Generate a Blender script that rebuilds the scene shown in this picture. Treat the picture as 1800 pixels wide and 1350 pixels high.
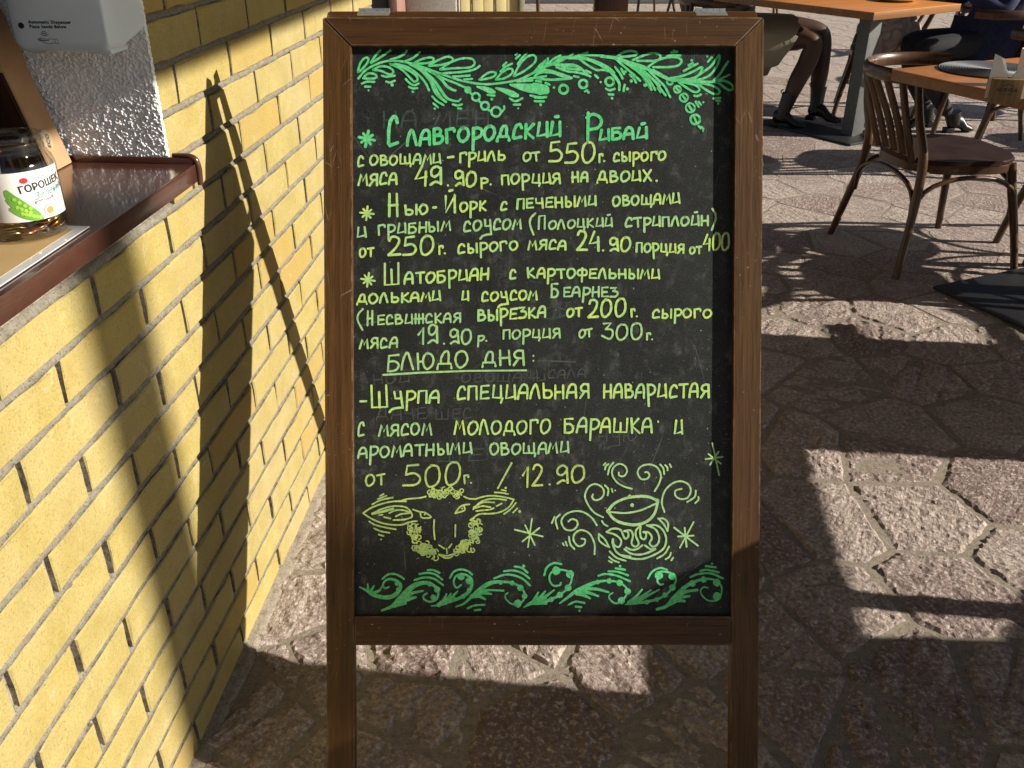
import bpy, bmesh, math, random
from mathutils import noise as mn
from mathutils import Vector, Matrix
R=math.radians
random.seed(7)
S=bpy.context.scene; COL=S.collection
for o in list(bpy.data.objects): bpy.data.objects.remove(o)

# ---------------- camera, world, sun, exposure ----------------
PITCH=28.155; CH=1.445; F=1620.0
cd=bpy.data.cameras.new('camera'); cam=bpy.data.objects.new('camera',cd); COL.objects.link(cam)
cam.location=(0,0,CH); cam.rotation_euler=(R(90-PITCH),0,0)
cd.sensor_width=36; cd.lens=36*F/1800; cd.clip_start=.02; cd.clip_end=400; S.camera=cam
SUN=Vector((-1,.135,-.46)).normalized()
w=bpy.data.worlds.new('World'); S.world=w; w.use_nodes=True
nt=w.node_tree; sky=nt.nodes.new('ShaderNodeTexSky'); sky.sky_type='NISHITA'; sky.sun_disc=False
sky.sun_elevation=math.asin(-SUN.z); sky.sun_rotation=math.atan2(-SUN.x,-SUN.y)
nt.links.new(sky.outputs[0],nt.nodes['Background'].inputs[0]); nt.nodes['Background'].inputs[1].default_value=.052
sl=bpy.data.lights.new('sun','SUN'); sl.energy=5; sl.angle=R(.5); sl.color=(1,.93,.82)
so=bpy.data.objects.new('sun',sl); COL.objects.link(so); so.rotation_euler=SUN.to_track_quat('-Z','Y').to_euler()
S.view_settings.view_transform='Standard'; S.view_settings.look='None'; S.view_settings.gamma=1
S.view_settings.use_curve_mapping=False; S.view_settings.exposure=.80
S.render.engine='CYCLES'

# ---------------- helpers ----------------
CT,ST=math.cos(R(PITCH)),math.sin(R(PITCH))
def ray(x,y):
    u=(x-900)/F; v=(y-675)/F
    return Vector((u,CT-v*ST,-(ST+v*CT)))
def onz(x,y,z=0):
    r=ray(x,y); return Vector((0,0,CH))+r*((z-CH)/r.z)
PSI=R(4.419); WD=Vector((math.sin(PSI),math.cos(PSI),0)); WV=Vector((-math.cos(PSI),math.sin(PSI),0))
MW=Matrix.Translation(WV*.69)@Matrix.Rotation(math.pi/2-PSI,4,'Z')      # wall frame: x along the wall, y into it, z up
MWI=MW.inverted()
def tag(o,label=None,cat=None,group=None,kind=None):
    if label:o['label']=label
    if cat:o['category']=cat
    if group:o['group']=group
    if kind:o['kind']=kind
    return o
def empty(name,label,cat,M=Matrix(),group=None):
    o=bpy.data.objects.new(name,None); COL.objects.link(o); o.matrix_world=M; o.empty_display_size=.1
    return tag(o,label,cat,group)
def ob(name,me,parent=None,M=None,m=None):
    o=bpy.data.objects.new(name,me); COL.objects.link(o)
    if parent: o.parent=parent
    if M is not None: o.matrix_local=M
    if m is not None:
        if not me.materials: me.materials.append(m)
    return o
def mesh(vs,fs,name='mesh',smooth=False):
    me=bpy.data.meshes.new(name); me.from_pydata([tuple(v) for v in vs],[],fs); me.update()
    if smooth: me.polygons.foreach_set('use_smooth',[True]*len(me.polygons))
    return me
def bmm(bm,name='mesh',smooth=False,ang=None):
    bmesh.ops.recalc_face_normals(bm,faces=bm.faces)
    me=bpy.data.meshes.new(name); bm.to_mesh(me); bm.free()
    if smooth: me.polygons.foreach_set('use_smooth',[True]*len(me.polygons))
    if smooth and ang:
        me.set_sharp_from_angle(angle=R(ang))
    return me
def box_bm(bm,x0,x1,y0,y1,z0,z1,M=None):
    v=[bm.verts.new((x,y,z)) for x in (x0,x1) for y in (y0,y1) for z in (z0,z1)]
    for f in ((0,1,3,2),(4,6,7,5),(0,4,5,1),(2,3,7,6),(0,2,6,4),(1,5,7,3)): bm.faces.new([v[i] for i in f])
    if M is not None: bmesh.ops.transform(bm,matrix=M,verts=v)
    return v
def box(x0,x1,y0,y1,z0,z1,bev=0,seg=2,M=None):
    bm=bmesh.new(); box_bm(bm,x0,x1,y0,y1,z0,z1,M)
    if bev: bmesh.ops.bevel(bm,geom=bm.edges[:],offset=bev,segments=seg,affect='EDGES',profile=.6)
    return bmm(bm,'box',bev>0,35)
def prism(poly,z0,z1,bev=0,seg=2):
    bm=bmesh.new(); a=[bm.verts.new((x,y,z0)) for x,y in poly]; b=[bm.verts.new((x,y,z1)) for x,y in poly]
    n=len(poly); bm.faces.new(a[::-1]); bm.faces.new(b)
    for i in range(n): bm.faces.new((a[i],a[(i+1)%n],b[(i+1)%n],b[i]))
    if bev: bmesh.ops.bevel(bm,geom=bm.edges[:],offset=bev,segments=seg,affect='EDGES')
    return bmm(bm,'prism',bev>0,35)
def cr(pts,n=6,closed=False):
    P=[Vector(p) for p in pts]
    if len(P)<3: return P
    out=[]; N=len(P)
    rng=range(N if closed else N-1)
    for i in rng:
        p1,p2=P[i],P[(i+1)%N]
        p0=P[i-1] if (i>0 or closed) else p1*2-p2
        p3=P[(i+2)%N] if (i+2<N or closed) else p2*2-p1
        for k in range(n):
            t=k/n; out.append(.5*((2*p1)+(-p0+p2)*t+(2*p0-5*p1+4*p2-p3)*t*t+(-p0+3*p1-3*p2+p3)*t*t*t))
    if not closed: out.append(P[-1])
    return out
def tube_bm(bm,pts,rad,seg=10,flat=None,closed=False):
    """sweep an ellipse; rad scalar or list; flat=(a,b) radii multipliers (side, up)"""
    P=[Vector(p) for p in pts]; N=len(P); rings=[]; up=Vector((0,0,1)); prev=None
    for i,p in enumerate(P):
        if closed: t=(P[(i+1)%N]-P[i-1])
        else: t=(P[min(i+1,N-1)]-P[max(i-1,0)])
        t.normalize()
        if prev is None:
            a=t.cross(up)
            if a.length<.15: a=t.cross(Vector((1,0,0)))
        else: a=prev-t*prev.dot(t)
        a.normalize(); prev=a; b=a.cross(t)
        r=rad[min(i,len(rad)-1)] if isinstance(rad,(list,tuple)) else rad
        fa,fb=flat or (1,1)
        rings.append([bm.verts.new(p+a*math.cos(q)*r*fa+b*math.sin(q)*r*fb) for q in [2*math.pi*k/seg for k in range(seg)]])
    for i in range(N if closed else N-1):
        A,B=rings[i],rings[(i+1)%N]
        for k in range(seg): bm.faces.new((A[k],A[(k+1)%seg],B[(k+1)%seg],B[k]))
    if not closed: bm.faces.new(rings[0][::-1]); bm.faces.new(rings[-1])
def tube(pts,rad,seg=10,flat=None,closed=False,smooth_n=0):
    if smooth_n:
        n0=len(pts); pts=cr(pts,smooth_n,closed)
        if isinstance(rad,(list,tuple)):
            rad=[rad[min(int(i/smooth_n),n0-1)]*(1-(i%smooth_n)/smooth_n)+rad[min(int(i/smooth_n)+1,n0-1)]*((i%smooth_n)/smooth_n) for i in range(len(pts))]
    bm=bmesh.new(); tube_bm(bm,pts,rad,seg,flat,closed); return bmm(bm,'tube',True,50)
def lathe(prof,seg=40,cap=False):
    vs=[];fs=[]; n=len(prof)
    for k in range(seg):
        a=2*math.pi*k/seg
        for r,z in prof: vs.append((r*math.cos(a),r*math.sin(a),z))
    for k in range(seg):
        for i in range(n-1):
            a=k*n+i; b=((k+1)%seg)*n+i; fs.append((a,b,b+1,a+1))
    bm=bmesh.new(); me=mesh(vs,fs); bm.from_mesh(me); bmesh.ops.remove_doubles(bm,verts=bm.verts,dist=1e-5)
    return bmm(bm,'lathe',True,40)
# ---------------- materials ----------------
class NT:
    def __init__(s,name):
        s.m=bpy.data.materials.new(name); s.m.use_nodes=True; s.t=s.m.node_tree; s.b=s.t.nodes['Principled BSDF']
        s.L=s.t.links.new
    def n(s,ty,**k):
        x=s.t.nodes.new('ShaderNode'+ty)
        for a,v in k.items(): setattr(x,a,v)
        return x
    def pos(s,scale=(1,1,1),mode='world'):
        mp=s.n('Mapping'); mp.inputs['Scale'].default_value=scale
        if mode=='world': s.L(s.n('NewGeometry').outputs['Position'],mp.inputs[0])
        else: s.L(s.n('TexCoord').outputs['Object'],mp.inputs[0])
        return mp.outputs[0]
    def noise(s,vec,scale,detail=4,rough=.55,dist=0):
        x=s.n('TexNoise'); x.inputs['Scale'].default_value=scale; x.inputs['Detail'].default_value=detail
        x.inputs['Roughness'].default_value=rough; x.inputs['Distortion'].default_value=dist; s.L(vec,x.inputs['Vector']); return x.outputs['Fac']
    def ramp(s,fac,stops,interp='LINEAR'):
        x=s.n('ValToRGB'); x.color_ramp.interpolation=interp
        e=x.color_ramp.elements
        while len(e)<len(stops): e.new(.5)
        for i,(p,c) in enumerate(stops):
            e[i].position=p; e[i].color=(c,c,c,1) if isinstance(c,(int,float)) else (*c,1)
        s.L(fac,x.inputs[0]); return x.outputs[0]
    def mix(s,f,a,b,mode='MIX'):
        x=s.n('Mix',data_type='RGBA',blend_type=mode)
        for i,v in ((0,f),(6,a),(7,b)):
            if isinstance(v,bpy.types.NodeSocket): s.L(v,x.inputs[i])
            else: x.inputs[i].default_value=v if i==0 else (*v,1)
        return x.outputs[2]
    def math(s,op,a,b=None):
        x=s.n('Math',operation=op)
        for i,v in ((0,a),(1,b)):
            if v is None: continue
            if isinstance(v,bpy.types.NodeSocket): s.L(v,x.inputs[i])
            else: x.inputs[i].default_value=v
        return x.outputs[0]
    def bump(s,h,strength=.5,dist=.002,prev=None):
        x=s.n('Bump'); x.inputs['Strength'].default_value=strength; x.inputs['Distance'].default_value=dist; s.L(h,x.inputs['Height'])
        if prev is not None: s.L(prev,x.inputs['Normal'])
        return x.outputs[0]
    def out(s,col=None,rough=None,normal=None,spec=None,**k):
        for nm,v in (('Base Color',col),('Roughness',rough),('Normal',normal),('Specular IOR Level',spec)):
            if v is None: continue
            if isinstance(v,bpy.types.NodeSocket): s.L(v,s.b.inputs[nm])
            else: s.b.inputs[nm].default_value=(*v,1) if nm=='Base Color' else v
        for nm,v in k.items(): s.b.inputs[nm.replace('_',' ')].default_value=v
        return s.m
def plain(name,col,rough=.6,var=.15,scale=30,bump=.15,bd=.001,**k):
    n=NT(name); p=n.pos(); f=n.noise(p,scale,5)
    c=n.mix(n.ramp(f,[(.3,0),(.7,1)]),tuple(v*(1-var) for v in col),tuple(min(1,v*(1+var)) for v in col))
    return n.out(c,rough,n.bump(n.noise(p,scale*6,3),bump,bd),**k)
def wood(name,dark,light,axis,rough=.45,ring=90,scratch=0,coat=0,bumps=.25):
    n=NT(name);  sc=[ring,ring,ring]; sc[axis]=ring*.03
    p=n.pos(tuple(sc),'object'); f=n.noise(p,1,5,.65,.4)
    sc2=[9]*3; sc2[axis]=1.2
    f2=n.noise(n.pos(tuple(sc2),'object'),1,3,.5,1.5)
    c=n.mix(n.ramp(f,[(.32,0),(.68,1)]),dark,light)
    c=n.mix(n.ramp(f2,[(.3,.0),(.75,.55)]),c,tuple(v*.55 for v in dark))
    h=n.math('ADD',f,f2)
    nn=n.bump(f,bumps,.0012)
    if scratch:
        w1=n.pos((1,1,1),'object')
        ns=n.noise(w1,6,2,.5,0)
        wv=n.n('TexVoronoi'); wv.feature='DISTANCE_TO_EDGE'; wv.inputs['Scale'].default_value=23
        dn=n.n('Mapping'); dn.inputs['Scale'].default_value=(1.6,.35,1); dn.inputs['Rotation'].default_value=(.3,.2,.6); n.L(w1,dn.inputs[0]); n.L(dn.outputs[0],wv.inputs['Vector'])
        s1=n.ramp(wv.outputs['Distance'],[(0,1),(.006,0)])
        msk=n.ramp(n.noise(w1,14,4,.6),[(.56,0),(.66,1)])
        spk=n.ramp(n.noise(w1,160,2,.5),[(.70,0),(.75,1)])
        sp=n.math('MULTIPLY',spk,n.ramp(ns,[(.45,0),(.6,1)]))
        a=n.math('MULTIPLY',s1,msk); a=n.math('MAXIMUM',a,sp)
        c=n.mix(n.math('MULTIPLY',a,scratch),c,(.5,.42,.33))
        bv=n.n('Bevel'); bv.samples=4; bv.inputs['Radius'].default_value=.0028; dt=n.n('VectorMath',operation='DOT_PRODUCT'); n.L(bv.outputs[0],dt.inputs[0]); n.L(n.n('NewGeometry').outputs['Normal'],dt.inputs[1])
        pt=n.ramp(dt.outputs['Value'],[(.80,1),(.985,0)]); pm=n.math('MULTIPLY',pt,n.ramp(n.noise(w1,30,4,.7),[(.42,.15),(.6,1)]))
        c=n.mix(n.math('MULTIPLY',pm,.55),c,(.40,.30,.19))
        fz=n.ramp(n.noise(n.pos(tuple(4*q for q in sc),'object'),1,3,.6),[(.35,.55),(.5,0)]); c=n.mix(fz,c,tuple(v*.45 for v in dark))
    rr=n.ramp(f2,[(.2,max(.05,rough-.1)),(.8,min(1,rough+.12))])
    return n.out(c,rr,nn,.3,Coat_Weight=coat,Coat_Roughness=.15)

def m_brick():
    n=NT('yellow_brick'); p=n.pos()
    oi=n.n('ObjectInfo'); r=oi.outputs['Random']
    f=n.noise(p,14,5,.6); g=n.noise(p,300,4,.65); h=n.noise(p,90,4,.65)
    c=n.mix(n.ramp(f,[(.3,0),(.72,1)]),(.295,.233,.072),(.385,.322,.132))
    c=n.mix(n.math('MULTIPLY',r,.55),c,(.375,.288,.080))
    c=n.mix(n.ramp(g,[(.36,.6),(.48,0)]),c,(.19,.14,.05))
    c=n.mix(n.ramp(h,[(.62,0),(.75,.45)]),c,(.52,.43,.25))
    c=n.mix(n.ramp(n.noise(p,230,2,.5),[(.25,.8),(.31,0)]),c,(.16,.10,.05))
    c=n.mix(n.ramp(n.noise(p,3.2,5,.6,.6),[(.45,0),(.72,.4)]),c,(.36,.30,.19))
    c=n.mix(n.ramp(r,[(.80,0),(.86,.45)]),c,(.33,.215,.06)); c=n.mix(n.ramp(n.noise(p,26,6,.75,1.0),[(.60,0),(.70,.5)]),c,(.50,.44,.30)); c=n.mix(n.ramp(n.noise(p,19,5,.7,1.5),[(.62,0),(.72,.35)]),c,(.24,.17,.07))
    b=n.bump(h,.35,.003); b=n.bump(g,.4,.0012,b)
    v=n.n('TexVoronoi'); v.inputs['Scale'].default_value=70; n.L(p,v.inputs['Vector'])
    b=n.bump(n.ramp(v.outputs['Distance'],[(.05,0),(.16,1)]),.25,.0012,b)
    return n.out(c,.86,b,.25)
def m_mortar(name='mortar',a=(.15,.135,.105),b=(.265,.24,.19)):
    n=NT(name); p=n.pos()
    f=n.noise(p,60,5,.7); g=n.noise(p,330,4,.6)
    c=n.mix(n.ramp(f,[(.3,0),(.7,1)]),a,b); c=n.mix(n.ramp(g,[(.33,.8),(.45,0)]),c,tuple(v*.35 for v in a))
    bb=n.bump(f,.8,.004); bb=n.bump(g,.7,.002,bb)
    return n.out(c,.95,bb,.1)
def m_stone():
    n=NT('porphyry_stone'); p0=n.pos(); oi=n.n('ObjectInfo'); r=oi.outputs['Random']
    # rotate grain direction per slab
    vr=n.n('VectorRotate'); vr.rotation_type='Z_AXIS'; n.L(p0,vr.inputs['Vector']); n.L(n.math('MULTIPLY',r,37.0),vr.inputs['Angle'])
    ad=n.n('VectorMath',operation='ADD'); n.L(vr.outputs[0],ad.inputs[0]); cb=n.n('CombineXYZ'); n.L(n.math('MULTIPLY',r,53.0),cb.inputs[0]); n.L(n.math('MULTIPLY',r,91.0),cb.inputs[2]); n.L(cb.outputs[0],ad.inputs[1])
    p=ad.outputs[0]
    mp=n.n('Mapping'); mp.inputs['Scale'].default_value=(1,.32,1); n.L(p,mp.inputs[0])
    f=n.noise(mp.outputs[0],30,6,.68,.5); g=n.noise(p,95,5,.7); h=n.noise(p,7,4,.6)
    mus=n.noise(mp.outputs[0],65,5,.7,.8)
    c=n.mix(n.ramp(h,[(.3,0),(.7,1)]),(.27,.20,.175),(.47,.38,.33))
    c=n.mix(n.math('MULTIPLY',r,.55),c,(.48,.41,.345)); c=n.mix(n.ramp(r,[(.0,.55),(.35,0)]),c,(.17,.11,.095))
    c=n.mix(n.ramp(g,[(.34,.65),(.5,0)]),c,(.13,.085,.072)); c=n.mix(n.ramp(f,[(.36,.45),(.47,0)]),c,(.17,.115,.095))
    c=n.mix(n.ramp(g,[(.53,0),(.64,.75)]),c,(.70,.63,.55))
    gr=n.n('TexWave'); gr.wave_type='BANDS'; gr.bands_direction='X'; gr.inputs['Scale'].default_value=7.5; gr.inputs['Distortion'].default_value=5; gr.inputs['Detail'].default_value=3; gr.inputs['Detail Scale'].default_value=2
    n.L(p,gr.inputs['Vector'])
    pit=n.math('MULTIPLY',n.ramp(gr.outputs['Fac'],[(0,0),(.3,1)]),1.0)
    sel=n.ramp(r,[(.45,0),(.5,1)],'CONSTANT')
    mixp=n.n('Mix',data_type='FLOAT'); n.L(sel,mixp.inputs[0]); mixp.inputs[2].default_value=1; n.L(pit,mixp.inputs[3])
    b=n.bump(h,.4,.02); b=n.bump(mixp.outputs[0],.3,.006,b); b=n.bump(f,1.0,.014,b); b=n.bump(mus,1.0,.008,b); b=n.bump(g,.9,.004,b)
    return n.out(c,.8,b,.3)
def m_plaster():
    n=NT('rough_plaster'); p=n.pos(); f=n.noise(p,170,4,.55,.6); g=n.noise(p,60,3,.5); 
    c=n.mix(n.ramp(g,[(.3,0),(.7,1)]),(.74,.75,.77),(.86,.87,.88))
    v=n.n('TexVoronoi'); v.inputs['Scale'].default_value=210; v.feature='SMOOTH_F1'; n.L(p,v.inputs['Vector'])
    b=n.bump(n.math('SUBTRACT',n.ramp(f,[(.35,0),(.65,1)]),n.math('MULTIPLY',v.outputs['Distance'],.6)),.5,.002)
    return n.out(c,1,b,.03)
def m_board():
    n=NT('blackboard_paint'); p=n.pos((1,1,1),'object'); f=n.noise(p,6,5,.65,.6); g=n.noise(p,500,3,.6); h=n.noise(p,40,6,.7,.4)
    mp=n.pos((1,.25,1),'object'); st=n.noise(mp,70,5,.7)
    c=n.mix(n.ramp(f,[(.3,0),(.75,1)]),(.005,.006,.0056),(.017,.020,.0187))
    c=n.mix(n.ramp(g,[(.52,0),(.75,.6)]),c,(.10,.105,.10))
    c=n.mix(n.math('MULTIPLY',n.ramp(h,[(.5,0),(.72,1)]),n.ramp(st,[(.42,0),(.7,.6)])),c,(.17,.185,.18))
    sp=n.ramp(n.noise(p,190,2,.5),[(.73,0),(.77,.8)])
    c=n.mix(sp,c,(.30,.32,.30))
    v=n.n('TexVoronoi'); v.feature='DISTANCE_TO_EDGE'; v.inputs['Scale'].default_value=9
    d=n.n('Mapping'); d.inputs['Scale'].default_value=(1,.45,1); d.inputs['Rotation'].default_value=(0,0,.35); n.L(p,d.inputs[0]); n.L(d.outputs[0],v.inputs['Vector'])
    sc=n.math('MULTIPLY',n.ramp(v.outputs['Distance'],[(0,.5),(.003,0)]),n.ramp(n.noise(p,11,3,.5),[(.56,0),(.62,1)]))
    c=n.mix(sc,c,(.2,.21,.2))
    return n.out(c,n.ramp(h,[(.3,.5),(.7,.7)]),n.bump(g,.12,.0004),.3)
def m_ink(name,a,b,dark):
    n=NT(name); p=n.pos((1,1,1),'object'); f=n.noise(p,26,3,.6,.3); g=n.noise(p,260,4,.7); h=n.noise(p,90,2,.5)
    c=n.mix(n.ramp(f,[(.36,0),(.62,1)]),a,b)
    c=n.mix(n.ramp(g,[(.38,.75),(.62,0)]),c,dark)
    c=n.mix(n.ramp(h,[(.34,.6),(.52,0)]),c,dark)
    return n.out(c,.55,n.bump(g,.2,.0004),.3)
M={}
M['brick']=m_brick(); M['mortar']=m_mortar(); M['mortar_dark']=m_mortar('mortar_recess',(.09,.075,.06),(.40,.36,.30)); M['floor_mortar']=m_mortar('paving_mortar',(.20,.165,.125),(.36,.315,.255))
M['stone']=m_stone(); M['plaster']=m_plaster(); M['board']=m_board()
M['frame_v']=wood('stained_pine_upright',(.060,.026,.006),(.135,.064,.017),1,.5,120,.6,.0,.5)
M['frame_h']=wood('stained_pine_rail',(.052,.022,.006),(.095,.042,.012),0,.5,120,.8,.0,.25)
M['green']=m_ink('green_marker',(.10,.72,.22),(.22,.78,.36),(.07,.42,.16))
M['lime']=m_ink('lime_marker',(.72,.86,.16),(.42,.74,.30),(.30,.52,.16))
M['limeg']=m_ink('pale_green_marker',(.50,.76,.25),(.36,.66,.32),(.24,.44,.20))
M['olive']=m_ink('olive_lime_marker',(.62,.72,.16),(.40,.60,.20),(.24,.36,.12))
M['ghost']=plain('wiped_chalk',(.052,.057,.054),.8,.5,60,.1)
M['ghost2']=plain('wiped_teal_chalk',(.030,.052,.045),.8,.5,60,.1)
M['zinc']=plain('zinc_plated_steel',(.55,.58,.56),.35,.2,60,.1,Metallic=.8)
M['sill']=plain('brown_painted_steel',(.065,.026,.018),.2,.12,40,.05,.0003,Coat_Weight=.5,Coat_Roughness=.06)
M['cover']=plain('grey_abs_plastic',(.62,.70,.76),.35,.03,10,.02)
M['black']=plain('black_ink',(.012,.012,.016),.5,.1)
M['kraft']=plain('kraft_cardboard',(.36,.215,.11),.8,.1,25,.2)
M['kraftdark']=plain('kraft_shade_tape',(.30,.24,.09),.5,.1,25,.2)
M['darkwood']=wood('dark_brown_wood',(.03,.012,.007),(.06,.026,.014),2,.4,60)
M['bent']=wood('brown_bentwood',(.050,.021,.007),(.10,.045,.015),2,.33,40,0,.3,.08)
M['seatw']=plain('dark_seat_wood',(.030,.014,.008),.5,.35,12,.1,.0005); M['seatw'].node_tree.nodes['Principled BSDF'].inputs['Specular IOR Level'].default_value=.12
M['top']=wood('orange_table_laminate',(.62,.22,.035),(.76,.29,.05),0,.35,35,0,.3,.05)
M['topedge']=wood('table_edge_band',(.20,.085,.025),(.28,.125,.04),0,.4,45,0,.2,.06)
M['steel']=plain('grey_powdercoat_post',(.085,.09,.088),.5,.15,30,.15)
M['basep']=plain('black_powdercoat_base',(.008,.008,.009),.55,.3,14,.1,.0006)
M['darkstuff']=plain('dark_wall',(.022,.017,.014),.8,.4,5,.2)

# ---------------- ground ----------------
g=ob('ground',mesh([(-30,-20,0),(45,-20,0),(45,60,0),(-30,60,0)],[(0,1,2,3)]),m=M['floor_mortar']); tag(g,kind='structure')
random.seed(11)
def px(x,y): 
    p=onz(x,y); return (p.x,p.y)
seeds=[px(*q) for q in ((1612,900),(1440,905),(1765,865),(1690,1060),(1480,1085),(1560,745),(1735,735),(1380,1230),
  (700,1250),(960,1275),(1235,1300),(1095,1178),(870,1150),(740,1140),(905,1118),(1225,1110),(560,1180),(500,1060),(520,960),(1360,1130),(1610,1180),(1780,1200),(1560,1300),(640,1335),(450,1250))]
seeds=[Vector(s) for s in seeds]
near=list(seeds)
y=.55;row=0
while y<16:
    step=.30 if y<5 else .36
    x=-1.0-(row%2)*.15
    xm=2.2+y*.42
    while x<xm:
        c=Vector((x+random.uniform(-.11,.11),y+random.uniform(-.11,.11)))
        if all((c-q).length>.21 for q in near): seeds.append(c)
        x+=step
    y+=step*.92; row+=1
def clip(poly,p,nrm):
    out=[]
    for i in range(len(poly)):
        a,b=poly[i-1],poly[i]; da=(a-p).dot(nrm); db=(b-p).dot(nrm)
        if (da<=0)!=(db<=0):
            t=da/(da-db); out.append(a+(b-a)*t)
        if db<=0: out.append(b)
    return out
def slab_mesh(poly,c,dense):
    # ragged outline that dips in and out of the mortar, rough split top
    pts=[]; n=len(poly); rr=random.Random(int(c.x*1000)+int(c.y*7777))
    for i in range(n):
        a,b=poly[i],poly[(i+1)%n]; L=(b-a).length; k=max(1,int(L/(.016 if dense else .06)))
        nr=Vector((b.y-a.y,a.x-b.x)).normalized()
        for j in range(k):
            t=j/k; amp=.004 if dense else .006; q=a+(b-a)*t
            w_=mn.noise((q.x*18,q.y*18,c.x))*.010+mn.noise((q.x*70,q.y*70,c.y))*.005
            pts.append(q+nr*w_*.8)
    N=len(pts); h=rr.uniform(.0,.0015); ang=rr.uniform(0,3.14); ca,sa=math.cos(ang),math.sin(ang); groove=rr.random()<.45; am=rr.uniform(.7,1.25)
    def top(x,y):
        X,Y=(x*ca-y*sa),(x*sa+y*ca)
        z=.0046*mn.noise((X*20,Y*8,h*999))+.0052*mn.noise((X*48,Y*26,1))+.0034*mn.noise((x*105,y*105,2))
        if groove: z-=.007*max(0,abs(mn.noise((X*13,Y*2.0,5)))*-5+1)
        return z*am
    if not dense:
        vs=[];fs=[]
        for s_,z in ((1,-.01),(1,-.0012),(.985,.0014)):
            for p in pts: q=c+(p-c)*s_; vs.append((q.x,q.y,z if z<-.005 else z+rr.uniform(-.0008,.0008)))
        for r_ in range(2):
            for i in range(N): fs.append((r_*N+i,r_*N+(i+1)%N,(r_+1)*N+(i+1)%N,(r_+1)*N+i))
        fs.append(tuple(range(2*N,3*N)))
        return vs,fs
    from mathutils.geometry import delaunay_2d_cdt
    st=.0085 if c.length<2.6 else .012
    xs=[p.x for p in pts]; ys=[p.y for p in pts]; V=[Vector((p.x,p.y)) for p in pts]
    x=min(xs)
    while x<max(xs):
        y=min(ys)
        while y<max(ys):
            q=Vector((x+rr.uniform(-.3,.3)*st,y+rr.uniform(-.3,.3)*st)); ins=True; dm=1
            for i in range(n):
                a,b=poly[i],poly[(i+1)%n]; e=(b-a); d=(e.x*(q.y-a.y)-e.y*(q.x-a.x))/max(1e-6,e.length); dm=min(dm,d)
            if dm>.007: V.append(q)
            y+=st
        x+=st
    ov,oe,of,_,_,_=delaunay_2d_cdt(V,[],[list(range(N))],1,1e-6)
    vs=[]
    for i,v in enumerate(ov):
        if i<N: vs.append((v.x,v.y,-.0008+.0014*mn.noise((v.x*40,v.y*40,7))))
        else: vs.append((v.x,v.y,.0038+h+.85*top(v.x,v.y)))
    return vs,[tuple(f) for f in of]
def projpx(P):
    d=Vector(P)-Vector((0,0,CH)); Z=d.y*CT-d.z*ST; Y=-(d.y*ST+d.z*CT)
    return (900+F*d.x/Z,675+F*Y/Z) if Z>.1 else (-9999,9999)
cells=[]
for i,c in enumerate(seeds):
    poly=[c+Vector(d)*.6 for d in ((-1,-1),(1,-1),(1,1),(-1,1))]
    for j,q in enumerate(seeds):
        if j==i: continue
        d=q-c; L=d.length
        if L>1.3: continue
        gap=.0065
        poly=clip(poly,c+d*.5-d.normalized()*gap*(.7+.9*((i*7+j*7)%10)/10),d)
        if len(poly)<3: break
    if len(poly)<3: continue
    if sum((poly[k].x*poly[(k+1)%len(poly)].y-poly[(k+1)%len(poly)].x*poly[k].y) for k in range(len(poly)))<0: poly.reverse()
    u_,_v=projpx((c.x,c.y,0)); vis=(-60<u_<1880 and -40<_v<1420)
    loc=Vector((c.x,c.y,0)); wl=MWI@loc
    if wl.y>.12 and wl.x<3.2: continue
    cells.append((vis,c.length,c,poly))
cells.sort(key=lambda t:(not t[0],t[1]))
far_vs=[];far_fs=[]
for k,(vis,dist,c,poly) in enumerate(cells):
    vs,fs=slab_mesh(poly,c,dist<3.6 and vis)
    if vis and k<292 and dist<9.5:
        me=mesh([(v[0]-c.x,v[1]-c.y,v[2]) for v in vs],fs,'slab'); ob('stone_slab',me,g,Matrix.Translation((c.x,c.y,0)),M['stone'])
    else:
        b=len(far_vs); far_vs+=vs; far_fs+=[tuple(b+i for i in f) for f in fs]
if far_vs: tag(ob('outlying_paving_slabs',mesh(far_vs,far_fs,'slabs'),g,m=M['stone']),kind='stuff')

# cement fillet where paving meets the wall
vs=[];fs=[]; rr=random.Random(6)
for i in range(260):
    u=.6+.01*i
    w0=.026+.010*mn.noise((u*9,1,1))+.006*mn.noise((u*40,2,1)); zz=.010+.004*mn.noise((u*14,5,1))
    for v,z in ((.012,zz+.004),(.001,zz),(-.012,zz*.6),(-w0,.0045),(-w0-.003,-.004)):
        q=MW@Vector((u,v+rr.uniform(-.001,.001),z+rr.uniform(-.0008,.0008))); vs.append(q)
for i in range(259):
    for k in range(4): a=i*5+k; fs.append((a,a+1,a+6,a+5))
ob('cement_fillet',mesh(vs,fs,'fillet',True),g,m=M['floor_mortar'])
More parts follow.
